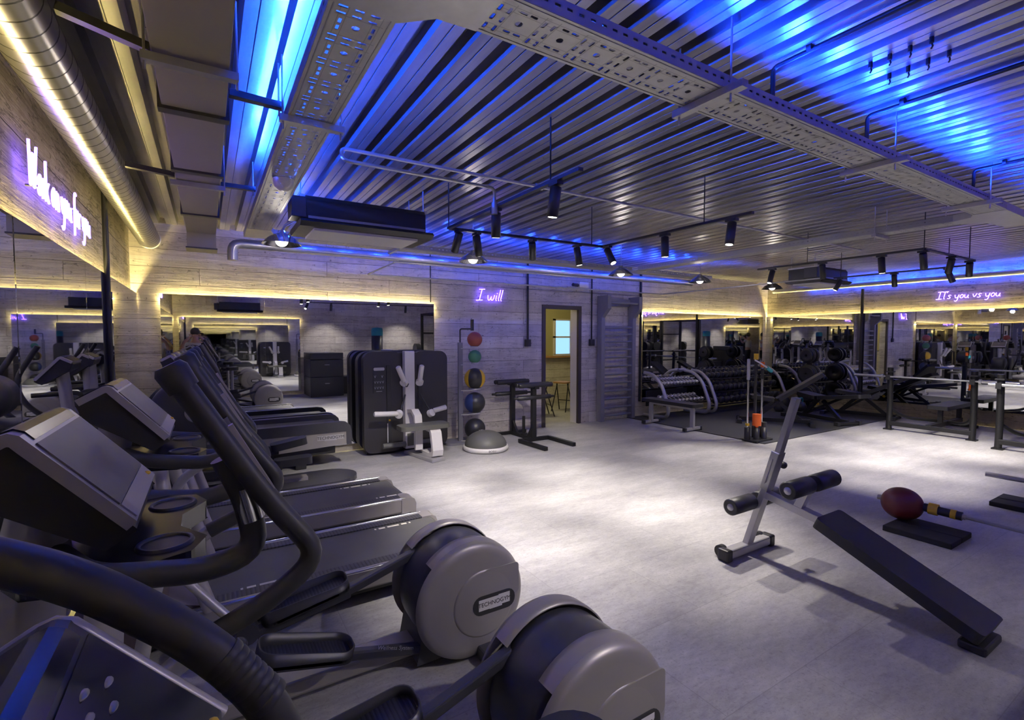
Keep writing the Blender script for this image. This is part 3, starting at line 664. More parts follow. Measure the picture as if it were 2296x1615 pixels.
def elliptical(label, loc, dphi=0., grp='elliptical trainers'):
    t = thing('elliptical_trainer', label, 'elliptical trainer', loc, 0, grp)
    part('base_beam', MB().bar((-.42, 0, .075), (1.05, 0, .075), .12, .07).bar((-.36, 0, .1), (-.36, 0, .35), .14, .16), M['shell'], t, bevel=.012)
    for x in (-.4, 1.12):
        f = part('foot_bar', MB().bar((x, -.29, .045), (x, .29, .045), .08, .06), M['shell'] if x < 0 else M['navy'], t, bevel=.01)
        part('rubber_foot', MB().cyl((x, -.25, 0), (x, -.25, .02), .03, 12).cyl((x, .25, 0), (x, .25, .02), .03, 12), M['black'], f)
    cx, cz, R = 1.065, .30, .285
    d = MB(); d.lathe([(.0, -.142), (R - .06, -.142), (R - .03, -.13), (R - .018, -.10), (R - .014, 0), (R - .018, .10), (R - .03, .13), (R - .06, .142), (0, .142)], (cx, 0, cz), 'y', 48)
    part('wheel_housing', d, M['navy'], t)
    part('housing_foot', MB().prism([(.80, .03), (.845, .26), (1.0, .2), (1.25, .2), (1.2, .03)], -.13, .13, 'y'), M['navy'], t, bevel=.015)
    for s in (-1, 1):
        a0, a1 = math.radians(-120), math.radians(136)
        c = MB()
        c.lathe([(0, s * .205), (R - .05, s * .205), (R - .022, s * .20), (R - .006, s * .188), (R, s * .17)], (cx, 0, cz), 'y', 56)
        c.lathe([(R, s * .17), (R + .002, s * .13), (R, s * .098), (R - .006, s * .098)], (cx, 0, cz), 'y', 44, True, a0, a1)
        c.lathe([(R, s * .17), (R - .012, s * .165), (0, s * .165)], (cx, 0, cz), 'y', 44)
        if s > 0: c.f = [f[::-1] for f in c.f]
        cv = part('wheel_cover', c, M['shell'], t)
        k = MB().lathe([(0, s * .211), (.155, s * .211), (.163, s * .2085), (.166, s * .2045)], (cx + .055, 0, cz - .02), 'y', 44)
        k.prism(rrect(cx + .05, cx + .25, cz - .015, cz + .143, .02), s * .2045, s * .2108, 'y')
        part('cover_plate', k, M['shell'], cv)
        part('badge', MB().prism(rrect(cx - .01, cx + .225, cz - .075, cz + .02, .044), s * .2105, s * .2135, 'y'), M['black'], cv)
        part('badge_plate', MB().prism([(cx + .02, cz - .052), (cx + .02, cz + .002), (cx + .13, cz + .002), (cx + .13, cz + .006), (cx + .195, cz + .006), (cx + .195, cz - .046), (cx + .15, cz - .046), (cx + .15, cz - .054), (cx + .08, cz - .054), (cx + .08, cz - .052)], s * .2133, s * .2142, 'y'), M['white'], cv)
        text('brand_lettering', 'TECHNOGYM', .0295, M['black'], cv, (cx + .108, s * .2147, cz - .025), (PI / 2, 0, 0 if s < 0 else PI), .0006)
    # pedal arms
    for s, a, b, e in ((-1, (.13, .315), (.50, .225), (.93, .075)), (1, (.17, .325), (.55, .40), (.90, .475))):
        y = s * .105
        ar = part('pedal_arm', MB().bar((a[0] - .02, y, a[1] - .045), (b[0], y, b[1] - .04), .05, .05).bar((b[0] - .02, y, b[1] - .04), (e[0], y, e[1]), .045, .042), M['navy'], t, bevel=.008)
        R3 = frame_from((b[0] - a[0], 0, b[1] - a[1])); L = math.hypot(b[0] - a[0], b[1] - a[1])
        ol = rrect(0, L, -.085, .085, .06, 6)
        mb = MB().prism(ol, -.012, .0, 'z'); yo = y + s * .03
        ped = part('pedal', xform(mb, R3, (a[0], yo, a[1])), M['pedal'], ar)
        rim = MB(); n = len(ol)
        hts = [.05 if p[0] < L * .4 else .032 for p in ol]
        vs = [(p[0], p[1], -.02) for p in ol] + [(p[0] * 1.0, p[1], h) for p, h in zip(ol, hts)]
        cxm = L / 2
        ins = [(cxm + (p[0] - cxm) * .965, p[1] * .92, h) for p, h in zip(ol, hts)]
        vs += ins + [(q[0], q[1], -.01) for q in ins]
        fs = []
        for i in range(n):
            j = (i + 1) % n
            fs += [(i, j, n + j, n + i), (n + i, n + j, 2 * n + j, 2 * n + i), (2 * n + i, 2 * n + j, 3 * n + j, 3 * n + i)]
        rim.add(vs, fs, True)
        part('pedal_rim', xform(rim, R3, (a[0], yo, a[1])), M['black'], ped)
        part('pivot_joint', MB().cyl((a[0] - .055, y - .045, a[1] - .02), (a[0] - .055, y + .045, a[1] - .02), .045, 16).ball((a[0] - .055, y, a[1] + .05), .032), M['navy'], ar)
        if s < 0: text('arm_lettering', 'Wellness System', .026, M['silver'], ar, (.70, y - .024, .155), (PI / 2, math.radians(19), 0), .0006)
    # moving handles
    for s in (-1, 1):
        y = s * .29; piv = Vector((-.18, 0, .60))
        Rm = Matrix.Rotation(dphi * s, 3, 'Y')
        T = lambda x, z: tuple(Rm @ (Vector((x, y, z)) - piv) + piv)
        hnd = part('moving_handle', MB().tube(fillet([T(-.046, 1.505), T(.09, 1.27), T(.185, 1.14), T(.10, 1.075), T(-.01, 1.03)], [.3, .09, .05]), .0205, 14), M['grip'], t)
        part('grip_cap', MB().tube([T(-.060, 1.531), T(-.055, 1.522), T(-.037, 1.489)], [.021, .0275, .0255], 16), M['grip'], hnd)
        part('metal_strip', MB().bar(T(.016 + .0150, 1.41 + .0082), T(.084 + .0150, 1.28 + .0082), .016, .010, (.88, 0, .47)), M['trim'], hnd)
        part('lower_arm', MB().tube(fillet([T(.0, 1.035), T(-.13, .95), T(-.19, .62), (.07, s * .15, .33)], .08), .019, 12), M['silver'], hnd)
        # fixed handles
        yf = s * .245
        fx = part('fixed_handle', MB().tube(fillet([(-.25, s * .1, 1.165), (-.18, yf, 1.165), (-.01, yf, 1.137), (.075, yf, 1.16), (.055, yf, 1.27), (.02, yf, 1.35)], [.05, .2, .07, .1]), .0235, 14), M['grip'], t)
        part('pulse_sensor', MB().tube([(.0655, yf, 1.222), (.0515, yf, 1.288)], .0245, 14), M['chrome'], fx)
    console(t)
    part('column', MB().tube([(-.27, 0, 1.34), (-.31, 0, 1.14), (-.36, 0, .3)], [.05, .055, .06], 16), M['trim'], t)
    tr = MB().prism([(-.33, -.10), (-.29, -.17), (-.10, -.225), (-.035, -.20), (-.01, -.13), (-.06, -.04), (-.06, .04), (-.01, .13), (-.035, .20), (-.10, .225), (-.29, .17), (-.33, .10)], 1.12, 1.165, 'z')
    ct = part('cup_tray', tr, M['gloss'], t, bevel=.012)
    for s in (-1, 1):
        part('cup_holder', MB().lathe([(.040, 1.164), (.042, 1.170), (.048, 1.170), (.051, 1.164)], (-.082, s * .135, 0), 'z', 28).lathe([(0, 1.1658), (.041, 1.1658)], (-.082, s * .135, 0), 'z', 28), M['black'], ct)
    return t
elliptical('elliptical trainer with the lettered grey wheel cover, second from the camera', (0, 2.265, 0), 0.0)
elliptical('elliptical trainer whose wheel stands at the bottom centre, nearest to the floor space', (0, 1.325, 0), .0)
def treadmill(label, loc, grp='treadmills'):
    t = thing('treadmill', label, 'treadmill', loc, 0, grp)
    b = MB(); prof = [(-.06, .17), (-.06, .205), (1.40, .205)] + [(1.40 + .05 * math.sin(a), .155 + .05 * math.cos(a)) for a in [PI * k / 8 for k in range(1, 9)]] + [(.0, .105)]
    b.prism(prof, -.25, .25, 'y'); bl = part('running_belt', b, M['belt'], t)
    pr = MB()
    for x0, y in ((.12, -.225), (.98, .215), (1.18, -.215)):
        x = x0
        for w in (.012, .045, .085, .04, .012): pr.box(x, x + w, y - .011, y + .011, .2052, .2058); x += w + .018
    part('belt_print', pr, M['beltmark'], bl)
    part('base_frame', MB().box(-.5, 1.34, -.30, .30, .04, .10).box(-.45, -.35, -.34, .34, 0, .06).box(1.2, 1.28, -.34, .34, 0, .06), M['black'], t)
    for s in (-1, 1):
        st = part('side_step', MB().box(-.05, 1.36, min(s * .252, s * .335), max(s * .252, s * .335), .19, .213), M['ribstep'], t)
        part('side_rail', MB().prism([(s * .335, .215), (s * .366, .212), (s * .372, .20), (s * .372, .10), (s * .335, .075)], -.12, 1.37, 'x'), M['shell'], t, bevel=.004)
        part('rail_edge', MB().tube([(-.10, s * .366, .209), (1.38, s * .366, .209)], .0105, 10), M['chrome'], t)
        part('rear_cap', MB().prism([(1.35, .09), (1.35, .216), (1.43, .216), (1.462, .20), (1.478, .16), (1.474, .05), (1.44, .05), (1.43, .09)], min(s * .245, s * .378), max(s * .245, s * .378), 'y'), M['shell'], t, bevel=.012)
        if s > 0: logo(t, (1.18, s * .3735, .155), (PI / 2, 0, 0 if s < 0 else PI), .05)
        up = part('upright', MB().tube(fillet([(-.02, s * .36, .2), (-.20, s * .345, .80), (-.22, s * .31, 1.02)], .1), .034, 14), M['trim'], t)
        part('handrail', MB().tube(fillet([(-.22, s * .30, 1.0), (-.1, s * .345, 1.0), (.10, s * .35, .99), (.16, s * .35, 1.06)], .06), .022, 12), M['grip'], t)
    part('motor_cover', MB().prism([(-.62, .08), (-.60, .20), (-.52, .27), (-.2, .27), (-.04, .212), (-.04, .08)], -.335, .335, 'y'), M['plum'], t, bevel=.02)
    part('tray_cowl', MB().prism(rrect(-.30, .06, -.30, .30, .09), .97, 1.03, 'z'), M['navy'], t, bevel=.02)
    part('console_head', MB().lathe([(0, -.235), (.12, -.235), (.145, -.22), (.15, 0), (.145, .22), (.12, .235), (0, .235)], (-.12, 0, 1.19), 'y', 40), M['navy'], t)
    for s in (-1, 1): part('side_badge', MB().lathe([(0, s * .243), (.045, s * .243), (.05, s * .236)], (-.06, 0, 1.19), 'y', 24), M['trim'], t)
    part('display', slab([(.02, 1.13), (-.05, 1.36)], .04, -.25, .25), M['navy'], t, bevel=.01)
    return t
tm = treadmill('treadmill next to the elliptical trainers, nearest to the camera', (0, 3.225, 0))
dup(tm, (.01, 4.33, 0), label='treadmill behind the nearest treadmill, second from the camera')
t = thing('treadmill', 'treadmill with a thick lettered side panel standing close to the back mirror', 'treadmill', (0, 6.48, 0), 0, 'treadmills')
part('running_belt', MB().box(-.2, 1.38, -.26, .26, .46, .50), M['belt'], t, bevel=.02)
part('base_frame', MB().box(-.45, 1.30, -.28, .28, .16, .45).box(-.5, -.3, -.36, .36, 0, .16).box(.85, .97, -.26, .26, 0, .16), M['black'], t, bevel=.01)
for s in (-1, 1):
    y0, y1 = sorted((s * .275, s * .37))
    part('side_cap', MB().prism([(-.45, .43), (-.45, .545), (1.34, .555), (1.42, .54), (1.462, .50), (1.475, .44), (1.475, .27), (1.415, .27), (1.415, .43)], y0, y1, 'y'), M['navy'], t, bevel=.02, seg=3)
    pn = part('side_panel', MB().prism([(-.45, .19), (-.45, .43), (1.415, .43), (1.415, .275)], sorted((s * .28, s * .362))[0], sorted((s * .28, s * .362))[1], 'y'), M['shell'], t)
    pl = MB().prism([(1.08, .345), (1.08, .40), (1.385, .40), (1.385, .345), (1.30, .345), (1.30, .335), (1.16, .335), (1.16, .345)], s * .362, s * .3645, 'y'); part('badge_plate', pl, M['silver'], pn)
    text('brand_lettering', 'TECHNOGYM', .05, M['black'], pn, (1.232, s * .3655, .371), (PI / 2, 0, 0 if s < 0 else PI), .0006)
    part('handrail', MB().tube(fillet([(-.28, s * .30, .5), (-.30, s * .32, 1.05), (.05, s * .34, 1.04)], .06), .022, 12), M['grip'], t)
part('drive_housing', MB().lathe([(0, -.2), (.19, -.2), (.22, -.17), (.22, .17), (.19, .2), (0, .2)], (-.34, 0, .84), 'y', 40), M['navy'], t)
part('side_badge', MB().lathe([(0, -.212), (.05, -.212), (.058, -.2)], (-.22, 0, .84), 'y', 24), M['trim'], t)
part('column', MB().tube([(-.34, 0, .5), (-.3, 0, 1.36)], .05, 14), M['trim'], t)
console(t)
# stepper with free moving pedals beyond the treadmills
t = thing('stepper', 'black stepper with two thick raised pedals and a low rounded platform', 'stepper', (0, 5.62, 0))
ol = [(-.5, -.28), (1.1, -.28)] + [(1.1 + .30 * math.sin(a), -.28 * math.cos(a)) for a in [PI * k / 10 for k in range(1, 10)]] + [(1.1, .28), (-.5, .28)]
part('platform', MB().prism(ol, .0, .05, 'z'), M['navy'], t, bevel=.012)
part('floor_rail', MB().box(.45, .88, -.06, .06, .05, .085), M['shell'], t)
for s, z, tl in ((-1, .25, .02), (1, .36, .16)):
    R3 = frame_from((1, 0, tl)); pa = part('pedal_arm', MB().bar((-.2, s * .13, z), (.62, s * .13, z + .01), .07, .09), M['black'], t, bevel=.01)
    part('pedal', xform(MB().prism(rrect(0, .36, -.085, .085, .05), 0, .075, 'z'), R3, (.55, s * .13, z + .0)), M['black'], pa, bevel=.012)
    part('pivot_joint', MB().cyl((.42, s * .13 - .06, z + .03), (.42, s * .13 + .06, z + .03), .06, 16), M['navy'], pa)
    part('moving_handle', MB().tube(fillet([(-.06, s * .28, 1.5), (.1, s * .28, 1.2), (.05, s * .28, 1.0), (-.25, s * .26, .7), (-.2, s * .13, .3)], .1), .022, 12), M['grip'], t)
part('drive_housing', MB().lathe([(0, -.16), (.22, -.16), (.25, -.13), (.25, .13), (.22, .16), (0, .16)], (-.32, 0, .62), 'y', 36).prism([(-.55, .05), (-.5, .6), (-.1, .6), (-.1, .05)], -.15, .15, 'y'), M['navy'], t)
part('column', MB().tube([(-.32, 0, .7), (-.26, 0, 1.36)], .045, 14), M['trim'], t)
console(t)
# machine right at the camera: only its console and ribbed grip reach into the picture
t = thing('exercise_bike', 'exercise machine in the near left corner with dark console and thick ridged grip', 'exercise bike', (0, .60, 0))
console(t, off=(.125, -.178), face='gloss', hw=.185, petals=True)
part('column', MB().tube([(-.17, 0, 1.17), (-.22, 0, .8), (-.25, 0, .1)], [.05, .055, .06], 16), M['trim'], t)
g = fillet([(-.42, .06, 1.36), (-.25, .08, 1.39), (-.128, .06, 1.335), (-.015, .03, 1.245), (.055, .01, 1.155), (.085, .0, 1.04), (.02, .0, .9), (-.22, .0, .8)], [.06, .06, .08, .07, .06, .08, .06], 6)
hd = part('handlebar', MB().tube(g, .0222, 18), M['grip'], t)
rg = MB()
for i in range(9):
    k = .30 + i * .085; a = Vector((-.015, .03, 1.247)); b = Vector((.055, .01, 1.155)); c = Vector((.085, 0, 1.04))
    p = a.lerp(b, k) if k <= 1 else b
    d = (b - a).normalized()
    if i < 8: rg.tube([p - d * .005, p - d * .003, p + d * .003, p + d * .005], [.0222, .0230, .0230, .0222], 18)
part('grip_ridges', rg, M['grip'], hd)
part('base_beam', MB().bar((-.5, 0, .06), (.6, 0, .06), .14, .08).bar((-.4, -.25, .04), (-.4, .25, .04), .08, .06).bar((.5, -.25, .03), (.5, .25, .03), .08, .06), M['shell'], t, bevel=.012)
part('seat', MB().prism(rrect(.34, .60, -.11, .11, .08), .80, .88, 'z'), M['leather'], t, bevel=.02)
part('seat_post', MB().cyl((.46, 0, .1), (.46, 0, .81), .035, 14), M['trim'], t)
part('drive_housing', MB().lathe([(0, -.09), (.22, -.09), (.24, -.06), (.24, .06), (.22, .09), (0, .09)], (.1, 0, .34), 'y', 36), M['navy'], t)
# ------------------------------------------------------------------ strength equipment along the back wall
t = thing('cable_machine', 'dark cable station with rounded back shells, silver column and grey seat', 'gym machine', (0, 0, 0))
K = rrect(1.72, 2.91, .03, 1.385, .15, 8)
part('front_shell', MB().prism([p for p in rrect(1.72, 2.24, .03, 1.385, .12, 8)], 6.45, 6.56, 'y').prism([p for p in rrect(2.40, 2.91, .03, 1.385, .12, 8)], 6.45, 6.56, 'y').box(2.1, 2.5, 6.47, 6.55, .05, 1.37), M['charcoal'], t, bevel=.012)
part('rear_shell', MB().prism(rrect(1.70, 2.93, .04, 1.385, .15, 8), 6.66, 6.80, 'y'), M['charcoal'], t, bevel=.02)
part('weight_stack', MB().box(1.82, 2.12, 6.56, 6.66, .12, .9).box(2.5, 2.8, 6.56, 6.66, .12, .9).box(1.78, 2.85, 6.57, 6.65, .0, .12), M['black'], t)
part('column', MB().box(2.25, 2.39, 6.36, 6.47, .06, 1.39), M['white'], t, bevel=.01)
part('column_window', MB().box(2.275, 2.365, 6.354, 6.362, .1, .27), M['greyleather'], t)
for x in (2.055, 2.495):
    sl = part('stack_slot', MB().box(x - .032, x + .032, 6.438, 6.452, .13, 1.2), M['black'], t, bevel=.004)
    part('selector_pin', MB().ball((x, 6.43, .46 if x < 2.2 else .50), .014, (1, 1, 1), 12, 8), M['yellow'], sl)
    part('load_scale', MB().box(x - .03, x - .02, 6.434, 6.44, .16, .42), M['white'], sl)
pl = part('instruction_plate', MB().box(1.845, 2.0, 6.443, 6.451, .84, 1.17), M['black'], t)
part('brand_badge', MB().prism(rrect(1.85, 1.995, 1.135, 1.175, .015), 6.436, 6.444, 'y'), M['silver'], pl)
ic = MB()
for r_ in range(3):
    for c_ in range(4 if r_ else 2):
        x = 1.857 + c_ * .035 + (.0 if r_ or c_ == 0 else .06); z = 1.07 - r_ * .075
        ic.bar((x, 6.440, z), (x + .012, 6.440, z - .03), .002, .004).bar((x + .012, 6.440, z - .03), (x + .022, 6.440, z + .002), .002, .004)
ic.box(1.88, 1.96, 6.437, 6.443, .855, .862)
part('exercise_icons', ic, M['steel'], pl)
def padarm(a, b, pads, r=.034):
    p = part('arm_pad', MB().tube([Vector(a), Vector(a) + (Vector(b) - Vector(a)) * .04, Vector(a) + (Vector(b) - Vector(a)) * .96, b], [r * .75, r, r, r * .75], 14), M['white'], t)
    part('cup', MB().tube([Vector(pads[0]), Vector(pads[1])], [.05, .052], 16), M['white'], p)
padarm((2.10, 6.20, 1.19), (2.215, 6.3, .99), ((2.20, 6.30, .96), (2.24, 6.33, .985)))
padarm((2.43, 6.20, 1.20), (2.435, 6.3, .98), ((2.43, 6.3, .95), (2.45, 6.33, .98)))
padarm((1.78, 6.20, .595), (2.10, 6.22, .575), ((2.10, 6.2, .555), (2.13, 6.25, .575)))
padarm((2.78, 6.20, .615), (2.60, 6.22, .575), ((2.575, 6.2, .555), (2.555, 6.25, .535)))
part('lever', MB().tube([(2.46, 6.36, .80), (2.56, 6.26, .58)], .012, 8).tube([(2.25, 6.36, .80), (2.15, 6.26, .60)], .012, 8).tube(fillet([(2.21, 6.32, .95), (2.27, 6.34, .90), (2.30, 6.36, .95)], .03), .006, 6), M['black'], t)
part('seat_frame', MB().prism([(6.36, .60), (6.20, .62), (6.08, .55), (6.05, .38), (6.05, .10), (6.09, .10), (6.09, .38), (6.12, .52), (6.21, .575), (6.36, .555)], 2.275, 2.375, 'x'), M['white'], t, bevel=.006)
part('seat_stand', MB().prism([(5.99, .40), (5.84, .40), (5.80, .36), (5.74, .14), (5.76, .06), (5.84, .035), (6.20, .035), (6.20, .075), (5.90, .08), (5.80, .12), (5.80, .16), (5.86, .36), (5.99, .36)], 2.39, 2.53, 'x'), M['white'], t, bevel=.006)
part('base_plate', MB().bar((2.32, 6.38, .022), (2.45, 5.70, .022), .20, .044), M['silver'], t, bevel=.01)
part('seat', MB().prism(rrect(2.02, 2.68, 5.82, 6.10, .07), .40, .455, 'z'), M['greyleather'], t, bevel=.018)
part('foot_pad', MB().tube([(1.93, 6.33, .14), (2.24, 6.33, .14)], .035, 12), M['greyleather'], t)
part('foot_pad', MB().tube([(2.42, 6.33, .14), (2.7, 6.33, .14)], .035, 12), M['greyleather'], t)
# ball stand
t = thing('ball_stand', 'grey upright ball stand with five small shelves against the back wall', 'ball rack', (3.17, 6.56, 0))
part('base', MB().prism(rrect(-.26, .26, -.13, .22, .1), 0, .035, 'z'), M['paintgrey'], t, bevel=.01)
part('post', MB().box(-.035, .035, -.02, .02, .03, 1.50), M['paintgrey'], t, bevel=.004)
ZB = ((1.545, .112, 'redball'), (1.29, .098, 'green'), (.965, .155, 'yellow'), (.605, .155, 'bluep'), (.215, .155, 'black'))
for z, r, k in ZB:
    part('ball_shelf', MB().lathe([(r * .55, 0), (r * .6, .016), (r * .56, .018), (.02, -.006)], (.19, -.10, z - r - .006), 'z', 24).bar((.0, -.02, z - r - .022), (.19, -.10, z - r - .022), .04, .012), M['silver'], t)
part('top_handle', MB().cyl((.17, -.06, 1.675), (.17, -.06, 1.84), .026, 14).tube(fillet([(.17, -.06, 1.70), (.0, 0, 1.70), (0, 0, 1.47)], .03), .012, 10), M['black'], t)
def gymball(label, i):
    z, r, k = ZB[i]; t = thing('medicine_ball', label, 'ball', (3.36, 6.46, z), group='balls on the ball stand')
    part('ball_body', MB().ball((0, 0, 0), r, n=36, m=22), M[k if k in ('redball', 'green') else 'black'], t)
    if k in ('yellow', 'bluep'):
        for a0 in ((176, -46) if k == 'yellow' else (-172, 30)):
            p = MB()
            a0 = math.radians(a0); w = .85 if k == 'yellow' else 1.25
            cols = 12; rows = 12; vs = []; fs = []
            for a in range(cols + 1):
                for b in range(rows + 1):
                    el = -1.0 + 2.0 * b / rows; az = a0 + w * (a / cols - .5) * (1 - .25 * el * el) * 1.2
                    vs.append(((r + .0015) * math.cos(el) * math.cos(az), (r + .0015) * math.cos(el) * math.sin(az), (r + .0015) * math.sin(el)))
            for a in range(cols):
                for b in range(rows): q = a * (rows + 1) + b; fs.append((q, q + rows + 1, q + rows + 2, q + 1))
            p.add(vs, fs, True); part('color_panel', p, M[k], t)
    if i == 4:
        text('weight_print', '12kg', .075, M['white'], t, (.035, -r - .0035, -.02), (PI / 2, 0, .2))
gymball('small dark red ball on the top shelf of the ball stand', 0); gymball('small green ball on the second shelf of the ball stand', 1)
gymball('big black ball with yellow panels on the ball stand', 2); gymball('big black ball with dark blue panels on the ball stand', 3); gymball('big all black ball printed 12kg at the foot of the ball stand', 4)
t = thing('balance_dome', 'grey half dome balance trainer with white rim on the floor', 'balance trainer', (3.29, 6.0, 0))
part('rim_base', MB().lathe([(0, 0), (.29, 0), (.315, .015), (.32, .04), (.315, .065), (.29, .07), (0, .07)], n=48), M['white'], t)
part('dome', MB().lathe([(.295 * math.cos(a), .066 + .205 * math.sin(a)) for a in [PI / 2 * k / 12 for k in range(12)]] + [(.0005, .271)], n=48), M['greyleather'], t)
text('rim_lettering', 'BOSU', .04, M['black'], t, (-.07, -.312, .038), (PI / 2, 0, -.22))
# padded T bar stand
t = thing('dip_stand', 'black stand with padded crossbars on two posts before the back wall', 'exercise stand', (4.17, 6.1, 0))
fb = lambda a, b, w=.055: MB().bar(a, b, w, .055)
part('base_frame', MB().bar((0, .62, .03), (0, .0, .03), .06, .055).bar((-.28, .64, .03), (.28, .64, .03), .055, .05).bar((-.26, .0, .03), (.30, .0, .03), .06, .055).bar((-.24, .0, .03), (-.22, -.64, .03), .06, .055).bar((.28, .0, .03), (.29, -.62, .03), .06, .055), M['blackm'], t, bevel=.005)
for y in (.60, .0):
    part('post', MB().bar((0, y, .05), (0, y, .84), .075, .06, (0, 1, 0)), M['blackm'], t, bevel=.006)
    part('gusset', MB().prism([(y + (.02 if y < .3 else -.02), .05), (y + (.16 if y < .3 else -.16), .05), (y + (.02 if y < .3 else -.02), .25)], -.02, .02, 'x'), M['blackm'], t)
for y, z in ((.66, .86), (.58, .86), (.02, .86), (-.06, .86)): part('crossbar_pad', MB().tube([(-.30, y, z), (-.29, y, z), (.29, y, z), (.30, y, z)], [.028, .036, .036, .028], 14), M['leather'], t)
for y, z in ((.63, .67), (-.02, .67)): part('lower_pad', MB().tube([(-.36, y, z), (-.30, y, z), (-.295, y, z), (.295, y, z), (.30, y, z), (.36, y, z)], [.018, .018, .034, .034, .018, .018], 14), M['leather'], t)
part('top_plate', MB().box(-.04, .04, -.1, .7, .80, .835), M['blackm'], t, bevel=.004)
part('weight_pin', MB().cyl((.02, .3, .05), (.02, .3, .34), .024, 12).cyl((.02, .3, .055), (.02, .3, .075), .06, 16), M['blackm'], t)
# wall bars
t = thing('wall_bars', 'tall grey painted wooden wall bars fixed to the back wall', 'wall bars', (6.6, 6.86, 0))
for s in (-1, 1):
    x0, x1 = (-.44, -.355) if s < 0 else (.355, .44)
    part('side_post', MB().prism([(-.06, 0), (.06, 0), (.06, 2.34), (-.22, 2.34), (-.22, 2.10), (-.06, 1.94)], x0, x1, 'x'), M['paintgrey'], t, bevel=.006)
for z in (1.76, 1.63, 1.49, 1.345, 1.195, 1.03, .875, .715, .56, .415, .25, .10): part('rung', MB().tube([(-.37, -.02, z), (.37, -.02, z)], .02, 12), M['paintgrey'], t)
part('pull_up_bar', MB().tube([(-.37, -.17, 2.21), (.37, -.17, 2.21)], .02, 12), M['paintgrey'], t); part('top_board', MB().box(-.36, .36, .02, .05, 2.16, 2.30), M['paintgrey'], t)
# ------------------------------------------------------------------ free weight corner
o = part('rubber_mat', MB().box(6.94, 11.66, 4.12, 6.92, 0, .012), M['rubber_mat']); tag(o, 'large dark rubber mat covering the far right corner of the floor', 'mat')
ZM = .014
def flat_bench(label, loc, rz=0, L=1.14):
    t = thing('weight_bench', label, 'bench', loc, rz, 'weight benches')
    part('seat_pad', MB().prism(rrect(-.14, .14, -L / 2, L / 2, .03), .40, .455, 'z'), M['leather'], t, bevel=.012)
    part('spine', MB().bar((0, -L / 2 + .1, .375), (0, L / 2 - .1, .375), .06, .05), M['silver'], t)
    for s in (-1, 1):
        l_ = part('leg', MB().bar((0, s * (L / 2 - .12), .03), (0, s * (L / 2 - .12), .36), .07, .05, (1, 0, 0)).bar((-.19, s * (L / 2 - .12), .035), (.19, s * (L / 2 - .12), .035), .055, .045), M['silver'], t, bevel=.005)
        for q in (-1, 1): part('end_cap', MB().box(q * .1925 - .0225, q * .1925 + .0225, s * (L / 2 - .12) - .032, s * (L / 2 - .12) + .032, .0, .062), M['black'], l_, bevel=.006)
    return t
flat_bench('flat black bench with grey legs in front of the dumbbell rack', (6.865, 5.78, .0125))
def db_rack(label, x0, x1, y, tiers, frame, cols):
    t = thing('dumbbell_rack', label, 'dumbbell rack', (x0, y, ZM + .006)); W = x1 - x0
    for x in (0, W):
        part('side_frame', MB().tube(fillet([(x, .26, .86), (x, .05, .84), (x, -.17, .66), (x, -.36, .20), (x, -.30, .04), (x, .26, .03)], [.12, .12, .1, .08]), .034, 12), frame, t)
    for z, yr, r in tiers:
        for q in (-.098, .098):
            zz = z + q * math.tan(math.radians(18)) - r * 1.06 - .018
            part('shelf_rail', MB().bar((0, yr - y + q, zz), (W, yr - y + q, zz), .036, .026), M['blackm'], t)
    part('back_panel', MB().box(0, W, .2, .22, .2, .5), M['blackm'], t)
def dumbbell(label, group, mat, hmat, r, loc, tilt):
    t = thing('dumbbell', label, 'dumbbell', loc, 0, group); t.rotation_euler = (tilt, 0, 0)
    part('handle', MB().cyl((0, -.07, 0), (0, .07, 0), .014, 10), hmat, t)
    for s in (-1, 1): part('weight_head', MB().lathe([(0, s * .065), (r * .9, s * .068), (r, s * .078), (r, s * .125), (r * .85, s * .14), (0, s * .142)] if s > 0 else [(0, s * .142), (r * .85, s * .14), (r, s * .125), (r, s * .078), (r * .9, s * .068), (0, s * .065)], axis='y', n=18), mat, t)
    return t
db_rack('low dumbbell rack with curved silver end frames holding chrome dumbbells', 7.30, 8.50, 6.55, ((.69, 6.555, .038), (.357, 6.415, .045)), M['silver'], 0)
db_rack('long dumbbell rack with curved silver ends and black dumbbells along the mirror', 8.72, 11.25, 6.55, ((.79, 6.605, .062), (.535, 6.525, .068), (.285, 6.415, .078)), M['silver'], 0)
TL = math.radians(-18)
def row(first, grp, mat, hmat, r, x0, dx, n, y, z):
    p = None
    for k in range(n):
        loc = (x0 + dx * k, y, ZM + .009 + z)
        if p is None: p = dumbbell(first, grp, mat, hmat, r, loc, -TL)
        else: dup(p, loc)
row('chrome dumbbell in the top row of the low rack', 'chrome dumbbells, top row', M['chrome'], M['chrome'], .038, 7.38, .094, 12, 6.555, .69)
row('chrome dumbbell in the bottom row of the low rack', 'chrome dumbbells, bottom row', M['chrome'], M['chrome'], .045, 7.40, .112, 10, 6.415, .357)
row('black dumbbell in the top row of the long rack', 'black dumbbells, top row', M['iron'], M['chrome'], .062, 8.84, .152, 16, 6.605, .79)
row('black dumbbell in the middle row of the long rack', 'black dumbbells, middle row', M['iron'], M['chrome'], .068, 8.84, .163, 15, 6.525, .535)
row('black dumbbell in the bottom row of the long rack', 'black dumbbells, bottom row', M['iron'], M['chrome'], .078, 8.86, .18, 13, 6.415, .285)
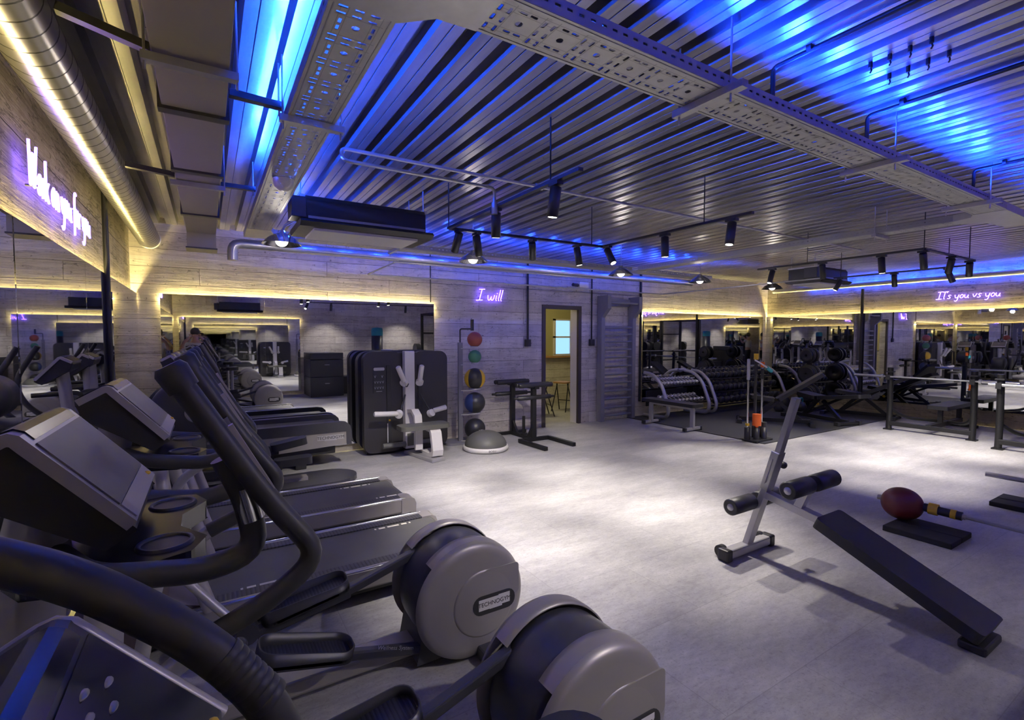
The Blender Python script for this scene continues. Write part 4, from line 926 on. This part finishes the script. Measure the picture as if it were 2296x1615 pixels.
# bar holder with bars
HX, HY = 7.09, 4.33
t = thing('bar_holder', 'black floor stand of short tubes holding upright bars at the mat corner', 'bar stand', (HX, HY, ZM))
part('base_plate', MB().prism(rrect(-.22, .22, -.13, .13, .03), 0, .02, 'z'), M['black'], t, bevel=.004)
sp = ((-.16, .06), (-.05, -.02), (.08, -.06), (.17, .04), (.06, .08))
for a, b in sp: part('sleeve_tube', MB().lathe([(.042, .018), (.042, .20), (.034, .20), (.034, .02)], (a, b, 0), 'z', 20), M['black'], t)
def upright_bar(label, i, parts_):
    a, b = sp[i]; t = thing('weight_bar', label, 'bar', (HX + a, HY + b, ZM + .0215), group='bars in the floor stand')
    for nm, z0, z1, r, mt in parts_: part(nm, MB().cyl((0, 0, z0), (0, 0, z1), r, 14), M[mt], t)
upright_bar('chrome bar with yellow ring at its foot, leftmost in the floor stand', 0, (('rod', 0, 1.22, .014, 'chrome'), ('sleeve', .9, 1.21, .024, 'silver'), ('ring', .20, .235, .03, 'yellow')))
upright_bar('black bar with yellow tip in the floor stand', 4, (('rod', 0, 1.22, .022, 'black'), ('tip', 1.2, 1.29, .033, 'yellow')))
upright_bar('short thick orange bar in the front of the floor stand', 1, (('rod', 0, .22, .026, 'orange'), ('head', .205, .38, .062, 'orange')))
upright_bar('short grey steel bar stub beside the thick orange one', 2, (('rod', 0, .2, .026, 'steel'), ('head', .18, .25, .036, 'black')))
upright_bar('chrome bar with orange collar, rightmost in the floor stand', 3, (('rod', 0, 1.18, .016, 'chrome'), ('collar', 1.08, 1.16, .028, 'orange'), ('sleeve', .9, 1.06, .022, 'black')))
t = thing('resistance_tube', 'blue and white exercise band hooked over the bars in the stand', 'exercise band', (HX + .06, HY + .005, 1.15))
part('band', MB().tube(fillet([(-.1, .03, .08), (.03, .0, .02), (.16, -.03, -.06)], .05), .011, 10), M['white'], t); part('grip', MB().tube([(.13, -.025, -.04), (.22, -.04, -.10)], .026, 12), M['teal'], t)
# incline benches
def incline(label, loc, rz, back):
    t = thing('incline_bench', label, 'bench', loc, rz, 'adjustable benches')
    part('base_rail', MB().bar((-.55, 0, .06), (.60, 0, .06), .06, .07), M['blackm'], t, bevel=.005)
    for x in (-.55, .60):
        f = part('foot_bar', MB().bar((x, -.25, .035), (x, .25, .035), .06, .05), M['blackm'], t, bevel=.005)
        for q in (-1, 1): part('end_cap', MB().box(x - .04, x + .04, q * .25 - .03, q * .25 + .03, 0, .07), M['black'], f)
    part('post', MB().bar((.35, 0, .08), (.05, 0, .40), .06, .05, (0, 1, 0)).bar((-.4, 0, .08), (-.05, 0, .38), .06, .05, (0, 1, 0)), M['blackm'], t)
    d = Vector((-math.cos(back), 0, math.sin(back))); o = Vector((-.02, 0, .43))
    R3 = frame_from(d); part('back_pad', xform(MB().prism(rrect(0, .85, -.14, .14, .04), -.03, .035, 'z'), R3, o), M['leather'], t, bevel=.015)
    part('seat_pad', xform(MB().prism(rrect(0, .40, -.15, .15, .04), -.03, .035, 'z'), frame_from((1, 0, .12)), Vector((.03, 0, .43))), M['leather'], t, bevel=.015)
    part('adjust_knob', MB().ball((.12, -.06, .30), .028), M['yellow'], t)
    part('strut', MB().bar((.3, 0, .1), tuple(o + d * .45), .045, .03, (0, 1, 0)), M['blackm'], t)
incline('black incline bench with raised back and yellow knob behind the bar stand', (8.75, 5.0, ZM), math.radians(125), math.radians(35))
incline('black incline bench with low back and yellow knob nearer the right mirror', (9.75, 4.72, ZM), math.radians(75), math.radians(8))
incline('black incline bench with tilted back beside the right wall mirror', (10.95, 4.55, ZM), math.radians(100), math.radians(28))
for lab, x, y, mt, r in (('black kettlebell with teal handle near the right wall mirror', 10.55, 5.5, 'black', .11), ('dark kettlebell next to the teal handled one', 10.75, 5.95, 'black', .13), ('small kettlebell left of the teal handled one', 10.2, 5.75, 'navy', .10)):
    t = thing('kettlebell', lab, 'kettlebell', (x, y, ZM), group='kettlebells on the mat')
    part('weight_body', MB().lathe([(0, 0), (r * .7, 0), (r, r * .6), (r, r * 1.2), (r * .6, r * 1.8), (0, r * 1.9)], n=20), M[mt], t)
    part('handle', MB().tube(fillet([(-r * .6, 0, r * 1.5), (-r * .65, 0, r * 2.6), (r * .65, 0, r * 2.6), (r * .6, 0, r * 1.5)], r * .5), .016, 10), M['teal' if 'teal handle near' in lab else 'black'], t)
t = thing('plate_tree', 'black weight plate tree in the far right corner of the mat', 'weight rack', (11.05, 5.6, ZM))
part('frame', MB().bar((0, 0, .03), (0, 0, 1.28), .07, .07, (1, 0, 0)).bar((-.3, -.2, .03), (.3, -.2, .03), .06, .05).bar((-.3, .2, .03), (.3, .2, .03), .06, .05).bar((0, -.2, .03), (0, .2, .03), .06, .05), M['blackm'], t)
for s in (-1, 1):
    for z in (.35, .77, 1.17):
        for k in range(2):
            r = .20 - .03 * k - (.04 if z > .9 else 0)
            o = thing('weight_plate', 'black weight plate hanging on the plate tree', 'weight plate', (11.05 + s * (.075 + .045 * k), 5.6, ZM + z), group='plates on the plate tree')
            part('plate_disc', MB().lathe([(.028, -.02), (r * .8, -.018), (r, -.02), (r, .02), (r * .8, .018), (.028, .02), (.028, -.02)], axis='x', n=24), M['black'], o)
# bench press stations
def press(label, loc, rz):
    t = thing('bench_press', label, 'bench press', loc, rz, 'bench press stations')
    for s in (-1, 1):
        u = part('upright', MB().tube(fillet([(.0, s * .54, 0), (.03, s * .54, .35), (0, s * .54, 1.06)], .2), .042, 14), M['blackm'], t)
        part('foot_plate', MB().box(-.06, .06, s * .54 - .06, s * .54 + .06, 0, .02), M['blackm'], u)
        part('bar_hook', MB().box(-.10, -.035, s * .54 - .03, s * .54 + .03, .86, .885).box(-.11, -.095, s * .54 - .03, s * .54 + .03, .86, .94).box(-.06, .06, s * .54 - .05, s * .54 + .05, .98, 1.0), M['black'], u)
        part('brace', MB().tube(fillet([(.03, s * .54, .36), (.25, s * .40, .20), (.60, s * .08, .16)], .15), .026, 10), M['blackm'], t)
    part('cross_rail', MB().bar((0, -.54, .11), (0, .54, .11), .06, .07), M['blackm'], t, bevel=.006)
    part('bench_rail', MB().bar((.0, 0, .12), (1.42, 0, .12), .07, .07).bar((.5, 0, .12), (.5, 0, .36), .06, .06, (1, 0, 0)).bar((1.35, 0, .02), (1.35, 0, .36), .06, .06, (1, 0, 0)).bar((1.38, -.25, .03), (1.38, .25, .03), .06, .05), M['blackm'], t)
    part('bench_pad', MB().prism(rrect(.34, 1.50, -.145, .145, .03), .375, .44, 'z'), M['leather'], t, bevel=.014)
    return t
def barbell(label, loc, rz, L=2.2, grp=None):
    t = thing('barbell', label, 'barbell', loc, rz, grp)
    part('rod', MB().cyl((0, -L / 2, 0), (0, L / 2, 0), .014, 12), M['steel'], t)
    for s in (-1, 1): part('sleeve', MB().cyl((0, s * (L / 2 - .42), 0), (0, s * (L / 2), 0), .025, 14).cyl((0, s * (L / 2 - .44), 0), (0, s * (L / 2 - .41), 0), .038, 14), M['steel'], t)
    return t
press('black bench press station nearer to the rubber mat', (9.88, 3.14, 0), 0)
press('black bench press station cut off by the right picture edge', (9.42, 1.66, 0), 0)
barbell('steel barbell racked on the bench press nearer to the rubber mat', (9.81, 3.14, .911), 0, 2.1, 'barbells on the press stations'); barbell('steel barbell racked on the bench press at the right picture edge', (9.35, 1.60, .911), 0, 1.42, 'barbells on the press stations')
# ------------------------------------------------------------------ sit up bench and barbell on pads
t = thing('sit_up_bench', 'black decline sit up bench on a silver foot with foam rollers', 'bench', (3.33, 2.09, 0))
part('foot_bar', MB().bar((-.27, 0, .045), (.27, 0, .045), .075, .065), M['silver'], t, bevel=.012)
for s in (-1, 1):
    part('end_cap', MB().box(s * .26 - .03, s * .26 + .03, -.045, .045, .0, .085), M['black'], t, bevel=.012); part('transport_wheel', MB().cyl((s * .25, .05, .045), (s * .21, .05, .045), .045, 16), M['black'], t)
po = MB().bar((0, 0, .06), (0, -.19, .70), .045, .07, (1, 0, 0)); part('lower_post', po, M['silver'], t, bevel=.004)
up = part('slide_post', MB().bar((0, -.19, .68), (0, -.325, 1.175), .038, .058, (1, 0, 0)), M['steel'], t, bevel=.004)
hl = MB()
for k in range(9):
    q = Vector((0, -.20, .73)).lerp(Vector((0, -.315, 1.15)), k / 8.6); hl.cyl(q - Vector((.0202, 0, 0)), q + Vector((.0202, 0, 0)), .008, 10)
for k in range(6):
    q = Vector((0, -.025, .15)).lerp(Vector((0, -.12, .47)), k / 5); hl.cyl(q - Vector((.0238, 0, 0)), q + Vector((.0238, 0, 0)), .008, 10)
part('peg_hole', hl, M['black'], t)
cl = part('height_clamp', MB().bar((0, -.135, .51), (0, -.215, .79), .056, .086, (1, 0, 0)), M['steel'], t, bevel=.004)
part('clamp_knob', MB().cyl((0, -.2, .68), (.09, -.2, .68), .010, 10).lathe([(0, .07), (.02, .072), (.026, .09), (.02, .108), (0, .11)], (0, -.2, .68), 'x', 12), M['black'], cl)
part('clamp_label', MB().bar((-.0295, -.15, .56), (-.0295, -.20, .74), .002, .045, (1, 0, 0)), M['white'], cl)
part('beam', MB().bar((0, -.12, .475), (0, -.60, .385), .05, .065, (1, 0, 0)).bar((0, -.55, .395), (0, -1.26, .05), .05, .06, (1, 0, 0)), M['silver'], t, bevel=.004)
part('knee_post', MB().bar((0, -.36, .44), (0, -.43, .62), .05, .06, (1, 0, 0)), M['silver'], t)
def rollers(y, z, r=.057):
    for s in (-1, 1):
        ro = part('foam_roller', MB().tube([(s * .035, y, z), (s * .04, y, z), (s * .275, y, z), (s * .28, y, z)], [r - .008, r, r, r - .008], 20), M['leather'], t)
        part('roller_cap', MB().lathe([(0, s * .286), (.02, s * .284), (.026, s * .279), (.026, s * .276)], (0, y, z), 'x', 18), M['silver'], ro)
rollers(-.045, .40); rollers(-.435, .62)
d = Vector((0, -1, -.43)).normalized(); o = Vector((0, -.53, .43)); R3 = Matrix((d.cross(Vector((1, 0, 0))).cross(d), d, Vector((1, 0, 0)).cross(d))).transposed()
X_ = Vector((1, 0, 0)); Z_ = X_.cross(d) * -1
if Z_.z < 0: Z_ = -Z_
Rp = Matrix((X_, d, Z_)).transposed(); pad = MB().prism(rrect(-.15, .15, 0, .86, .025), -.035, .03, 'z')
pad = xform(pad, Rp, o); 
if Rp.determinant() < 0: pad.f = [f[::-1] for f in pad.f]
part('long_pad', pad, M['leather'], t, bevel=.014, seg=3)
part('tail_foot', MB().box(-.12, .12, -1.335, -1.22, 0, .045), M['black'], t, bevel=.012)
def pad_mat(label, x, y):
    t = thing('foam_pad', label, 'mat', (x, y, 0), 0, 'black foam pads')
    part('pad_half', MB().box(-.21, -.002, -.22, .22, 0, .045), M['foam'], t, bevel=.006); part('pad_half', MB().box(.002, .21, -.22, .22, 0, .045), M['foam'], t, bevel=.006)
pad_mat('black foam pad under the dark red ball weight', 4.86, 1.53); pad_mat('black foam pad cut off by the right picture edge', 6.4, 1.27)
def ball_bar(label, loc, rz, ball=True):
    t = thing('landmine_bar', label, 'barbell', loc, rz, 'bars resting on the foam pads')
    part('rod', MB().cyl((0, -.36, .0), (0, -1.75, -.06), .014, 12), M['steel'], t); part('sleeve', MB().cyl((0, .19, .015), (0, -.38, .0), .022, 14), M['silver'], t)
    if ball:
        part('ball_weight', MB().ball((0, .02, .0), .136, (.98, 1.08, .98), 36, 22), M['red'], t)
        part('collar', MB().cyl((0, -.155, .01), (0, -.215, .008), .046, 18), M['yellow'], t); part('sleeve_grip', MB().cyl((0, -.125, .01), (0, -.36, .0), .034, 16), M['black'], t); part('grip_band', MB().cyl((0, -.29, .004), (0, -.325, .002), .0365, 16), M['yellow'], t)
    return t
ball_bar('steel bar with dark red ball weight and yellow collar lying on a foam pad', (4.93, 1.70, .182), .09)
ball_bar('plain steel bar end reaching in over the far foam pad at the right edge', (6.40, 1.38, .24), .1, False)
# ------------------------------------------------------------------ things on the camera side of the room, seen only in the mirrors
t = thing('storage_cabinet', 'black stacked box cabinet against the wall, seen in the back mirror', 'cabinet', (2.70, -.28, 0))
for z0, z1 in ((0, .52), (.53, .98), (.99, 1.16)):
    b = part('box_unit', MB().box(-.42, .42, -.5, .48, z0, z1), M['navy'], t, bevel=.01); part('seam_handle', MB().box(-.06, .06, .48, .495, (z0 + z1) / 2 + .08, (z0 + z1) / 2 + .1), M['steel'], b)
o = thing('bench_box', 'low black box bench beside the stacked cabinet, seen in the back mirror', 'bench', (3.5, -.45, 0)); part('box_body', MB().box(-.34, .34, -.36, .2, 0, .48), M['black'], o, bevel=.01)
t = thing('punching_bag', 'black standing punching bag with blue top, seen in the back mirror', 'punching bag', (4.2, -.35, 0))
part('base', MB().lathe([(0, 0), (.3, 0), (.3, .1), (.2, .4), (.06, .5), (0, .5)], n=28), M['black'], t); part('bag', MB().lathe([(0, .48), (.14, .5), (.16, .6), (.16, 1.7), (0, 1.7)], n=28), M['navy'], t); part('bag_top', MB().lathe([(.161, 1.62), (.163, 1.75), (.15, 1.84), (.0, 1.86)], n=28), M['teal'], t)
def rig(label, loc):
    t = thing('power_rack', label, 'power rack', loc, 0, 'power racks')
    for sx in (-.62, .62):
        for sy in (-.5, .5): part('upright', MB().bar((sx, sy, 0), (sx, sy, 2.3), .07, .07, (1, 0, 0)), M['blackm'], t)
        for z in (.05, 2.27, 1.0): part('side_rail', MB().bar((sx, -.5, z), (sx, .5, z), .06, .06), M['blackm'], t)
    for y, z in ((-.5, 2.27), (.5, 2.27), (-.5, 1.7), (-.5, .6)): part('crossbar', MB().bar((-.62, y, z), (.62, y, z), .05, .05), M['blackm'], t)
    for sx in (-.62, .62): part('bar_hook', MB().box(sx - .02, sx + .02, .53, .61, 1.005, 1.03), M['black'], t)
    for sx in (-.72, .72):
        for z in (.5, .85, 1.2): part('plate_store', MB().cyl((sx, -.5, z), (sx + (.14 if sx > 0 else -.14), -.5, z), .18, 20), M['black'], t)
    return t
r1 = rig('tall black power rack farther from the cabinet, seen in the mirrors', (8.6, -.1, 0)); dup(r1, (6.3, -.1, 0), label='tall black power rack nearer the cabinet, seen in the mirrors')
barbell('steel barbell on the farther power rack, seen in the mirrors', (8.6, .47, 1.046), PI / 2, 2.2, 'barbells on the racks'); barbell('steel barbell on the nearer power rack, seen in the mirrors', (6.3, .47, 1.046), PI / 2, 2.2, 'barbells on the racks')
t = thing('cable_tower', 'tall dark double cable tower by the wall behind, seen in the mirrors', 'gym machine', (10.3, -.3, 0))
for s in (-1, 1):
    part('tower', MB().box(s * .62 - .12, s * .62 + .12, -.2, .2, 0, 2.2), M['navy'], t, bevel=.02); part('pulley_arm', MB().tube([(s * .5, .2, 1.9), (s * .3, .34, 1.9)], .02, 10), M['silver'], t)
part('top_beam', MB().bar((-.62, 0, 2.15), (.62, 0, 2.15), .1, .1), M['blackm'], t)
# photographer behind the camera, only reflected
t = thing('person', 'person with white shirt and dark trousers, arms raised, reflected in the mirrors', 'person', (-.26, -.40, 0))
def skinned(name, joints, edges, mat, par, sub=2):
    me = bpy.data.meshes.new(name); me.from_pydata([j[0] for j in joints], edges, []); me.materials.append(mat)
    o = bpy.data.objects.new(name, me); COL.objects.link(o); o.parent = par
    sk = o.modifiers.new('skin', 'SKIN'); sk.use_smooth_shade = True
    for i, j in enumerate(joints): me.skin_vertices[0].data[i].radius = j[1] if isinstance(j[1], tuple) else (j[1], j[1])
    me.skin_vertices[0].data[0].use_root = True
    s_ = o.modifiers.new('sub', 'SUBSURF'); s_.levels = sub; s_.render_levels = sub
    return o
J = [((0, 0, .95), (.15, .11)), ((0, 0, 1.15), (.135, .10)), ((0, 0, 1.36), (.16, .11)), ((0, 0, 1.47), (.06, .06)), ((0, .01, 1.56), (.065, .075)), ((0, .02, 1.66), (.078, .095)), ((0, .02, 1.74), (.05, .06))]
Eg = [(0, 1), (1, 2), (2, 3), (3, 4), (4, 5), (5, 6)]
for s in (-1, 1):
    b = len(J)
    J += [((s * .19, 0, 1.40), .052), ((s * .30, .10, 1.28), .042), ((s * .22, .26, 1.46), .034), ((s * .12, .32, 1.56), .028), ((s * .09, .34, 1.60), (.036, .02)), ((s * .09, -.0, .88), .085), ((s * .10, .02, .5), .058), ((s * .10, -.01, .09), .042), ((s * .11, .12, .035), (.04, .03))]
    Eg += [(2, b), (b, b + 1), (b + 1, b + 2), (b + 2, b + 3), (b + 3, b + 4), (0, b + 5), (b + 5, b + 6), (b + 6, b + 7), (b + 7, b + 8)]
bd = skinned('body', J, Eg, M['skin'], t)
for s in (-1, 1):
    for k in range(4): part('finger', MB().tube([(s * (.09 - .012 * (k - 1.5)) , .355, 1.625), (s * (.085 - .012 * (k - 1.5)), .385, 1.645 - .004 * abs(k - 1)), (s * (.07 - .012 * (k - 1.5)), .40, 1.635)], [.009, .008, .007], 8), M['skin'], bd)
    part('thumb', MB().tube([(s * .07, .345, 1.59), (s * .045, .365, 1.60), (s * .03, .385, 1.605)], [.011, .010, .008], 8), M['skin'], bd)
part('hair', MB().ball((0, -.005, 1.70), .105, (.95, 1.1, 1.1)), M['hair'], t)
JS = [((0, 0, .98), (.17, .125)), ((0, 0, 1.15), (.155, .12)), ((0, 0, 1.37), (.18, .13)), ((0, 0, 1.45), (.08, .08)), ((.2, .01, 1.39), .068), ((.27, .07, 1.31), .06), ((-.2, .01, 1.39), .068), ((-.27, .07, 1.31), .06)]
skinned('shirt', JS, [(0, 1), (1, 2), (2, 3), (2, 4), (4, 5), (2, 6), (6, 7)], M['cloth'], t)
JT = [((0, 0, .98), (.165, .12)), ((0, 0, .90), (.16, .12))] + [q for s in (-1, 1) for q in (((s * .09, 0, .82), .10), ((s * .10, .02, .5), .075), ((s * .10, -.01, .10), .06))]
skinned('trousers', JT, [(0, 1), (1, 2), (2, 3), (3, 4), (1, 5), (5, 6), (6, 7)], M['cloth2'], t)
# ------------------------------------------------------------------ ambience and camera
w = bpy.data.worlds.new('World'); S.world = w; w.use_nodes = True
bg = w.node_tree.nodes['Background']; bg.inputs[0].default_value = (.25, .22, .42, 1); bg.inputs[1].default_value = .02
l = bpy.data.lights.new('lobby_light', 'POINT'); l.energy = 26; l.color = (1, .90, .48); l.shadow_soft_size = .2
lo = bpy.data.objects.new('lobby_light', l); COL.objects.link(lo); lo.location = (5.6, 8.2, 2.6)
F_PX, PITCH, YAW = 1099., math.atan(51.5 / 1099.), math.atan(683 / math.hypot(1099., 51.5))
cam = bpy.data.cameras.new('Camera'); co = bpy.data.objects.new('Camera', cam); COL.objects.link(co)
cam.sensor_fit = 'HORIZONTAL'; cam.sensor_width = 36; cam.lens = F_PX * 36 / 2296; cam.clip_start = .02
co.location = (0, 0, 1.58); co.rotation_euler = (PI / 2 - PITCH, 0, -YAW)
S.camera = co
v = S.view_settings; S.display_settings.display_device = 'sRGB'
v.view_transform = 'Standard'; v.look = 'None'; v.gamma = 1; v.use_curve_mapping = False; v.exposure = 0.95
S.cycles.glossy_bounces = 10; S.cycles.max_bounces = 14; S.cycles.diffuse_bounces = 4
S.cycles.transparent_max_bounces = 12
S.cycles.sample_clamp_indirect = 4
